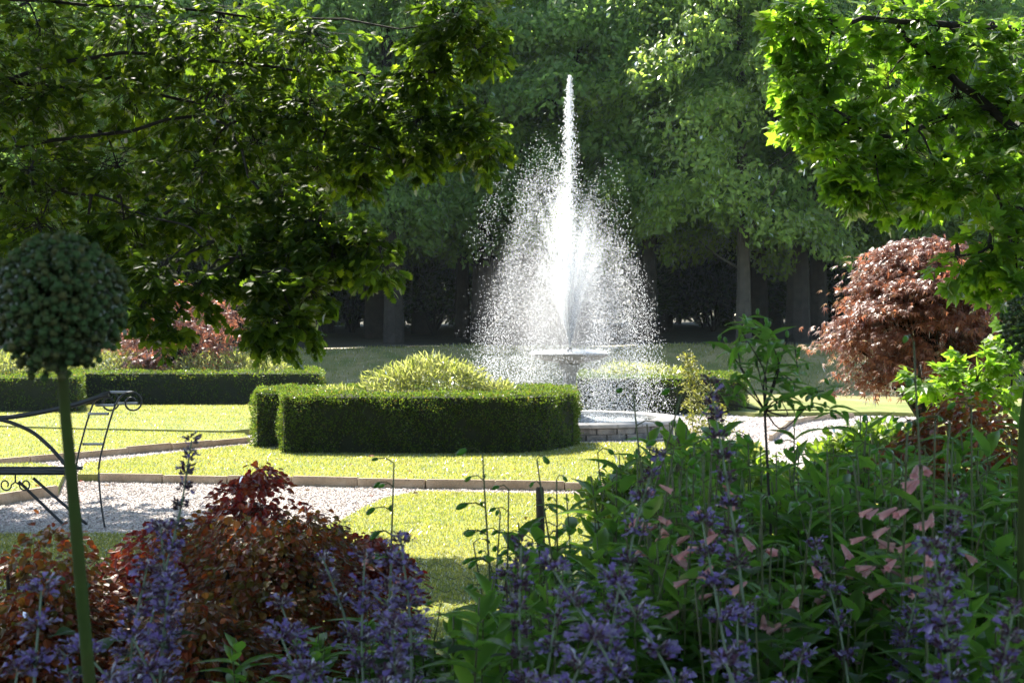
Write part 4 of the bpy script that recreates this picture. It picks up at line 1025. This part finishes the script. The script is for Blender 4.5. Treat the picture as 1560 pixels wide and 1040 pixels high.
# flowering ones
bell_plant(965, 600, 2.2, 3, 'bellflower with dusky pink bells just left of the right fence post', .1, 4, 4, 7, .1)
bell_plant(1085, 665, 2.3, 3, 'bellflower with pink bells between the right fence post and a purple spike', .1, 4, 3, 8, .1)
bell_plant(1392, 520, 1.9, 2, 'tallest bellflower with large pink bells in front of the copper maple', .05, 4, 4, 6, .1, 3.6, hvar=.3)
bell_plant(1425, 640, 2.1, 3, 'bellflower with a cluster of pink trumpets below the maple shoots', .08, 5, 2, 7, .105, 3.4)
bell_plant(1440, 760, 2.3, 3, 'bellflower with narrow hanging rosy bells near right edge', .1, 4, 1, 8, .1, 3.3)
bell_plant(1010, 690, 2.5, 3, 'bellflower with fading bells behind the purple spikes at right of the pool', .1, 3, 3, 8, .1)
bell_plant(1160, 760, 2.0, 3, 'bellflower with pale pink bells deep in the leafy middle', .1, 3, 2, 8, .1)
bell_plant(1480, 620, 2.4, 2, 'slim budding stem before the dark rusty shrub', .06, 0, 7, 6, .09)
bell_plant(1112, 672, 2.0, 2, 'bellflower with a single large pale pink bell beside the tall violet spike', .05, 3, 3, 6, .1)
bell_plant(1300, 700, 2.2, 2, 'bellflower with few pale bells below the sunlit gravel path', .06, 3, 4, 7, .1)
# leafy mass
LB = 'leafy green bellflower without open flowers in the dense right border'
mass = []
for i, px in enumerate(range(800, 1620, 62)): mass.append((px + RNG.uniform(-20, 20), (800 if px < 900 else 745 if px < 1020 else 715) + RNG.uniform(-25, 25), 2.75 + RNG.uniform(-.15, .15)))
for i, px in enumerate(range(830, 1620, 66)): mass.append((px + RNG.uniform(-20, 20), (845 if px < 900 else 800) + RNG.uniform(-30, 30), 2.3 + RNG.uniform(-.12, .12)))
for i, px in enumerate(range(760, 1640, 90)): mass.append((px + RNG.uniform(-25, 25), 885 + RNG.uniform(-20, 20), 2.0 + RNG.uniform(-.1, .1)))
for i, px in enumerate(range(470, 780, 80)): mass.append((px + RNG.uniform(-20, 20), 945 + RNG.uniform(-20, 20), 2.5 + RNG.uniform(-.1, .1)))
for i, px in enumerate(range(930, 1640, 74)): mass.append((px + RNG.uniform(-20, 20), (668 if px < 1060 else 645) + RNG.uniform(-25, 25), 3.2 + RNG.uniform(-.15, .15)))
for i, px in enumerate(range(1000, 1640, 80)): mass.append((px + RNG.uniform(-25, 25), 700 + RNG.uniform(-30, 30), 2.55 + RNG.uniform(-.1, .1)))
protos = []
for i, (px, py, d) in enumerate(mass):
    if i < 8:
        protos.append((bell_plant(px, py, d, 7, LB, .14, 0, 2 if i % 3 == 0 else 0, 13, .115), at(px, py, d)[2] - max(0, bz(px, d))))
    else:
        src, h0 = protos[i % 8]; o = copy_tree(src); t = at(px, py, d); b = max(0., bz(px, d)); s = (t[2] - b) / h0
        o.location = (t[0], t[1], b); o.rotation_euler.z = RNG.uniform(0, 6.28); o.scale = (max(.8, min(1.15, s)), max(.8, min(1.15, s)), s)

# ------------------------------------------------------------------ catmint (purple flower spikes)
FLOR = (np.array([(0, 0, 0), (.35, .1, .05), (.35, -.1, .05), (.6, .22, .2), (.6, -.22, .2), (.55, 0, .3), (1.0, .3, -.1), (1.0, -.3, -.1), (.75, 0, -.05), (1.1, 0, -.22)], float),
        np.array([(0, 1, 2), (1, 3, 5), (2, 5, 4), (1, 5, 2), (1, 6, 8), (2, 8, 7), (1, 8, 2), (6, 9, 8), (7, 8, 9)]))
CALX = (np.array([(0, 0, 0), (.5, .14, .1), (.5, -.14, .1), (.5, 0, -.15), (.75, .1, .15), (.75, -.1, .12)], float), np.array([(0, 1, 2), (0, 2, 3), (0, 3, 1), (1, 4, 2), (2, 5, 3)]))
def spike_mesh(L, n_wh, w, bend, lean_op=.6):
    A = Acc()
    P = spline([(0, 0, 0), (bend * .25 * L, 0, L * .4), (bend * .6 * L, .02 * L, L * .75), (bend * L, 0, L * .98)], 30)
    A.tube(P, [.0022, .002, .0012], 5, 2)
    fl = min(.85, .16 / L + .35)
    T = np.gradient(P, axis=0)
    for k in range(n_wh):
        f = 1 - (1 - k / (n_wh - 1)) ** 1.0 * fl if n_wh > 1 else 1
        f = 1 - fl + fl * (k / (n_wh - 1)) ** .85
        i = min(29, int(f * 29)); c = P[i]; ax = nrm(T[i]); ww = w * (1 - .55 * k / n_wh) * RNG.uniform(.8, 1.2)
        m = int(RNG.integers(42, 64) * (1 - .5 * k / n_wh))
        a = RNG.uniform(0, 6.28, m)
        dv = np.column_stack([np.cos(a), np.sin(a), RNG.uniform(-.1, .9, m)]); dv = nrm(dv)
        st = c + dv * ww * RNG.uniform(.05, .42, (m, 1)) + ax * RNG.normal(0, .004, (m, 1))
        nn = nrm(np.cross(np.cross(dv, [0, 0, 1]), dv) + RNG.normal(0, .3, (m, 3)))
        A.scatter(CALX, st, frames(dv, nn), .012 * RNG.uniform(.8, 1.2, m), 1)
        op = RNG.random(m) < lean_op
        if op.any():
            k2 = op.sum(); A.scatter(FLOR, st[op] + dv[op] * .006, frames(dv[op] + RNG.normal(0, .3, (k2, 3)), nn[op]), .0118 * RNG.uniform(.75, 1.2, k2), 0)
        if k < n_wh * .6:
            for s in (0, math.pi):
                aa = k * 1.57 + s; d2 = np.array([[math.cos(aa), math.sin(aa), .3]])
                A.scatter(BROAD, c[None], frames(d2, np.array([[0, 0, 1.]])), np.array([.022 * (1 - .4 * k / n_wh)]), 3)
    for k in range(5):
        f = (1 - fl) * (.25 + .7 * k / 5); c = P[int(f * 29)]
        for s in (0, math.pi):
            aa = k * 1.57 + s + .4; d2 = np.array([[math.cos(aa), math.sin(aa), .35]])
            A.scatter(BROAD, c[None], frames(d2, np.array([[0, 0, 1.]]) + RNG.normal(0, .2, (1, 3))), np.array([.038 * RNG.uniform(.8, 1.2)]), 3)
    return A.mesh('flower_spike', [M['petal'], M['calyx'], M['cstem'], M['cleaf']])
SPK = [spike_mesh(.5, 9, .034, .05, .5), spike_mesh(.5, 8, .03, .25, .35), spike_mesh(.45, 7, .034, -.2, .3), spike_mesh(.55, 10, .03, .1, .12), spike_mesh(.5, 7, .036, .4, .55)]
CLF = [Acc().add(*BROAD).mesh('leaf', [M['cleaf']])]
def catmint(px, py, d, n_s, label, spread=.09, lean=0.0, first=None, hv=.4, name='catmint_plant'):
    t = at(px, py, d); b = np.array([t[0], t[1], max(0., bz(px, d))]); root = empty(name, b, label, 'plant', 'purple catmint plants along the front')
    h = t[2] - b[2]
    for k in range(n_s):
        a = RNG.uniform(0, 6.28); r = spread * RNG.uniform(.3, 1) if k else 0
        m = SPK[RNG.integers(0, 5)] if (k or first is None) else SPK[first]
        zt = h * (1 - (RNG.uniform(.02, hv) if k else 0))
        top = np.array([math.cos(a) * r + lean * h * .25, math.sin(a) * r, zt]); bs = np.array([math.cos(a) * r * .3, math.sin(a) * r * .3, 0.])
        ax = nrm(top - bs); Lk = .5; st = top - ax * Lk
        yaw = RNG.uniform(0, 6.28); Rm = frames(np.array([math.cos(yaw), math.sin(yaw), 0]) - ax * (ax @ np.array([math.cos(yaw), math.sin(yaw), 0])), ax)
        o = link('flower_spike', m, root, mat4(top - ax * Lk * 1.15, Rm, 1.15))
        A = Acc(); A.tube(np.array([bs, (bs + st) / 2 + RNG.normal(0, .01, 3), st]), [.003, .0024], 5); A.build('stem', M['cstem'], root, True)
    for k in range(14):
        a = RNG.uniform(0, 6.28); r = RNG.uniform(.02, spread); z = h * RNG.uniform(.35, .75)
        link('leaf', CLF[0], root, mat4((math.cos(a) * r, math.sin(a) * r, z), frames(np.array([math.cos(a), math.sin(a), .3]), np.array([0, 0, 1.]) + RNG.normal(0, .2, 3)), .045 * RNG.uniform(.7, 1.2)))
    return root
CT = [(190, 775, 1.75, 3, 'catmint with a bushy purple head just right of the allium stem'), (150, 700, 2.1, 1, 'thin catmint rising in front of the iron bench scroll'),
      (240, 880, 1.7, 2, 'catmint arching on a pale stem below the bushy purple head'), (75, 945, 1.35, 3, 'pale lilac catmint in the bottom left corner, left of the allium stem'), (405, 940, 1.6, 3, 'catmint in front of the bronze dome shrub'),
      (455, 975, 1.5, 3, 'catmint right of the bronze dome at the bottom'), (580, 790, 1.9, 2, 'catmint head against the dark wine red shrub'),
      (625, 810, 1.75, 4, 'largest purple catmint cluster, left of the sunlit lawn gap'), (560, 870, 1.65, 3, 'catmint with plum coloured spikes under the wine red shrub'),
      (700, 890, 1.5, 3, 'catmint standing before the shaded lawn and wire netting'), (750, 845, 1.6, 2, 'plum catmint spike leaning left below the tall bare stem'),
      (800, 890, 1.7, 3, 'catmint with plum spikes below the left fence post'), (840, 800, 2.1, 1, 'greyish catmint spike crossing the left fence post'),
      (935, 632, 2.0, 1, 'violet catmint spike in front of the fountain pool rim'), (930, 880, 1.55, 4, 'catmint with bright florets at bottom centre right of the posts'),
      (1045, 870, 1.5, 2, 'single strong purple catmint spike below the right fence post'), (1165, 625, 1.9, 1, 'tall violet catmint spike before the bank and gravel path'), (1140, 830, 1.55, 3, 'catmint amid lance leaves right of centre'),
      (1310, 775, 1.9, 2, 'dusky catmint spike among leaves toward the right'), (1460, 815, 1.45, 2, 'thick lilac catmint spike near the lower right'),
      (1400, 800, 2.0, 1, 'dark catmint spike left of the thick lilac one'), (1300, 985, 1.35, 3, 'bright catmint florets at the bottom right of centre'),
      (1260, 930, 1.45, 2, 'plum catmint spike above the bottom bright florets'), (1520, 1000, 1.35, 2, 'pinkish catmint in the bottom right corner'),
      (630, 960, 1.4, 4, 'catmint at the bottom under the largest cluster'), (740, 970, 1.4, 3, 'catmint at bottom below the wire netting'),
      (330, 990, 1.5, 2, 'catmint at the bottom below the bronze dome'),]
for i, c in enumerate(CT): catmint(*c, spread=.05 + .018 * c[3], lean=RNG.normal(0, .25))

# ------------------------------------------------------------------ sunlit border plants behind the fence, plume plant, branching azalea
GS = 'sunlit leafy border plants behind the fence'
shrub('border_plant', 975, 785, 6.6, 90, 75, 1650, BROAD, .052, M['sunleaf'], 'bright green leafy plant between the two fence posts', 'plant', GS, .6, 0.0, None, 12, .16)
shrub('border_plant', 1090, 765, 6.4, 95, 80, 1870, BROAD, .052, M['sunleaf'], 'bright green leafy plant right of the right fence post', 'plant', GS, .6, 0.0, None, 12, .16)
shrub('border_plant', 1345, 725, 6.2, 100, 70, 2090, BROAD, .052, M['sunleaf'], 'bright green leafy plant in front of the gravel path and copper maple', 'plant', GS, .6, 0.0, None, 12, .16)
shrub('border_plant', 1200, 790, 6.0, 100, 80, 1760, BROAD, .052, M['sunleaf'], 'bright green leafy plant left of the path plant', 'plant', GS, .6, 0.0, None, 12, .16)

def plume(px, py, d, label, S_=2.6):
    t = at(px, py, d); b = np.array([t[0], t[1], max(0, bz(px, d))]); root = empty('plume_plant', b, label, 'plant'); h = t[2] - b[2]
    Acc().tube(spline([(0.1, 0, 0), (.05, 0, h * .5), (0, 0, h * .99)], 12), [.005, .0015], 5).build('stem', M['pstem'], root, True)
    A = Acc()
    for k in range(26):
        f = k / 25; z = h - (.02 + .26 * f) * S_; L = (.015 + .1 * f ** 1.1) * S_
        for s in (0, 1):
            a = k * 2.4 + s * 3.14; e = np.array([math.cos(a) * L + .1 * f * S_, math.sin(a) * L, z - .25 * L]); c = np.array([.04 * f * S_, 0, z])
            m = int(16 + 50 * f); ff = RNG.uniform(.1, 1, m)[:, None]; p = c + (e - c) * ff + np.array([0, 0, .15 * L]) * np.sin(ff * 3.14) + RNG.normal(0, .006 * S_, (m, 3))
            A.scatter(OVAL, p, frames(nrm(nrm(e - c) * .6 + RNG.normal(0, .6, (m, 3)) + [0, 0, .3]), nrm(RNG.normal(0, .6, (m, 3)) + [0, 0, 1])), .01 * S_ * RNG.uniform(.7, 1.3, m))
    A.build('plume', M['fern'], root)['kind'] = 'stuff'
plume(1046, 530, 8.9, 'golden feathery plume standing in the sun right of the spray')

def azalea(px, py, d, label):
    t = at(px, py, d); b = np.array([t[0], t[1], max(0, bz(px, d))]); root = empty('branching_shrub', b, label, 'shrub'); h = t[2] - b[2]
    ends = [at(x, y, d + RNG.normal(0, .05)) - b for x, y in ((1135, 480), (1105, 525), (1150, 540), (1180, 560), (1200, 580), (1120, 580), (1255, 595), (1275, 625), (1215, 560), (1160, 500), (1130, 505), (1175, 525), (1100, 600), (1230, 620), (1190, 610))]
    fork = at(1165, 625, d) - b
    A = Acc(); A.tube(spline([np.zeros(3), fork * [.7, .5, .5] + [.02, 0, 0], fork], 8), [.004, .0028], 6)
    A.build('trunk', M['bark'], root, True)
    for e in ends:
        A = Acc(); A.tube(spline([fork, fork * .45 + e * .55 + RNG.normal(0, .03, 3), e], 8), [.0022, .001], 5); A.build('branch', M['bark'], root, True)
        for k in range(9):
            a = k * 2.4; dv = np.array([math.cos(a), math.sin(a), RNG.uniform(-.3, .9)])
            link('leaf', PL[RNG.integers(0, 3)], root, mat4(e + (fork - e) * RNG.uniform(0, .4) ** 1.5 + RNG.normal(0, .008, 3), frames(dv, np.array([0, 0, 1.]) + RNG.normal(0, .25, 3)), .055 * RNG.uniform(.7, 1.25)))
        for k in range(3):
            link('seed_pod', BUD, root, mat4(e + RNG.normal(0, .012, 3), frames(np.array([RNG.normal(0, .4), RNG.normal(0, .4), 1]), np.array([1., 0, 0])), .012))
azalea(1160, 480, 2.6, 'dark branching shrub with leaf whorls silhouetted against the bank')
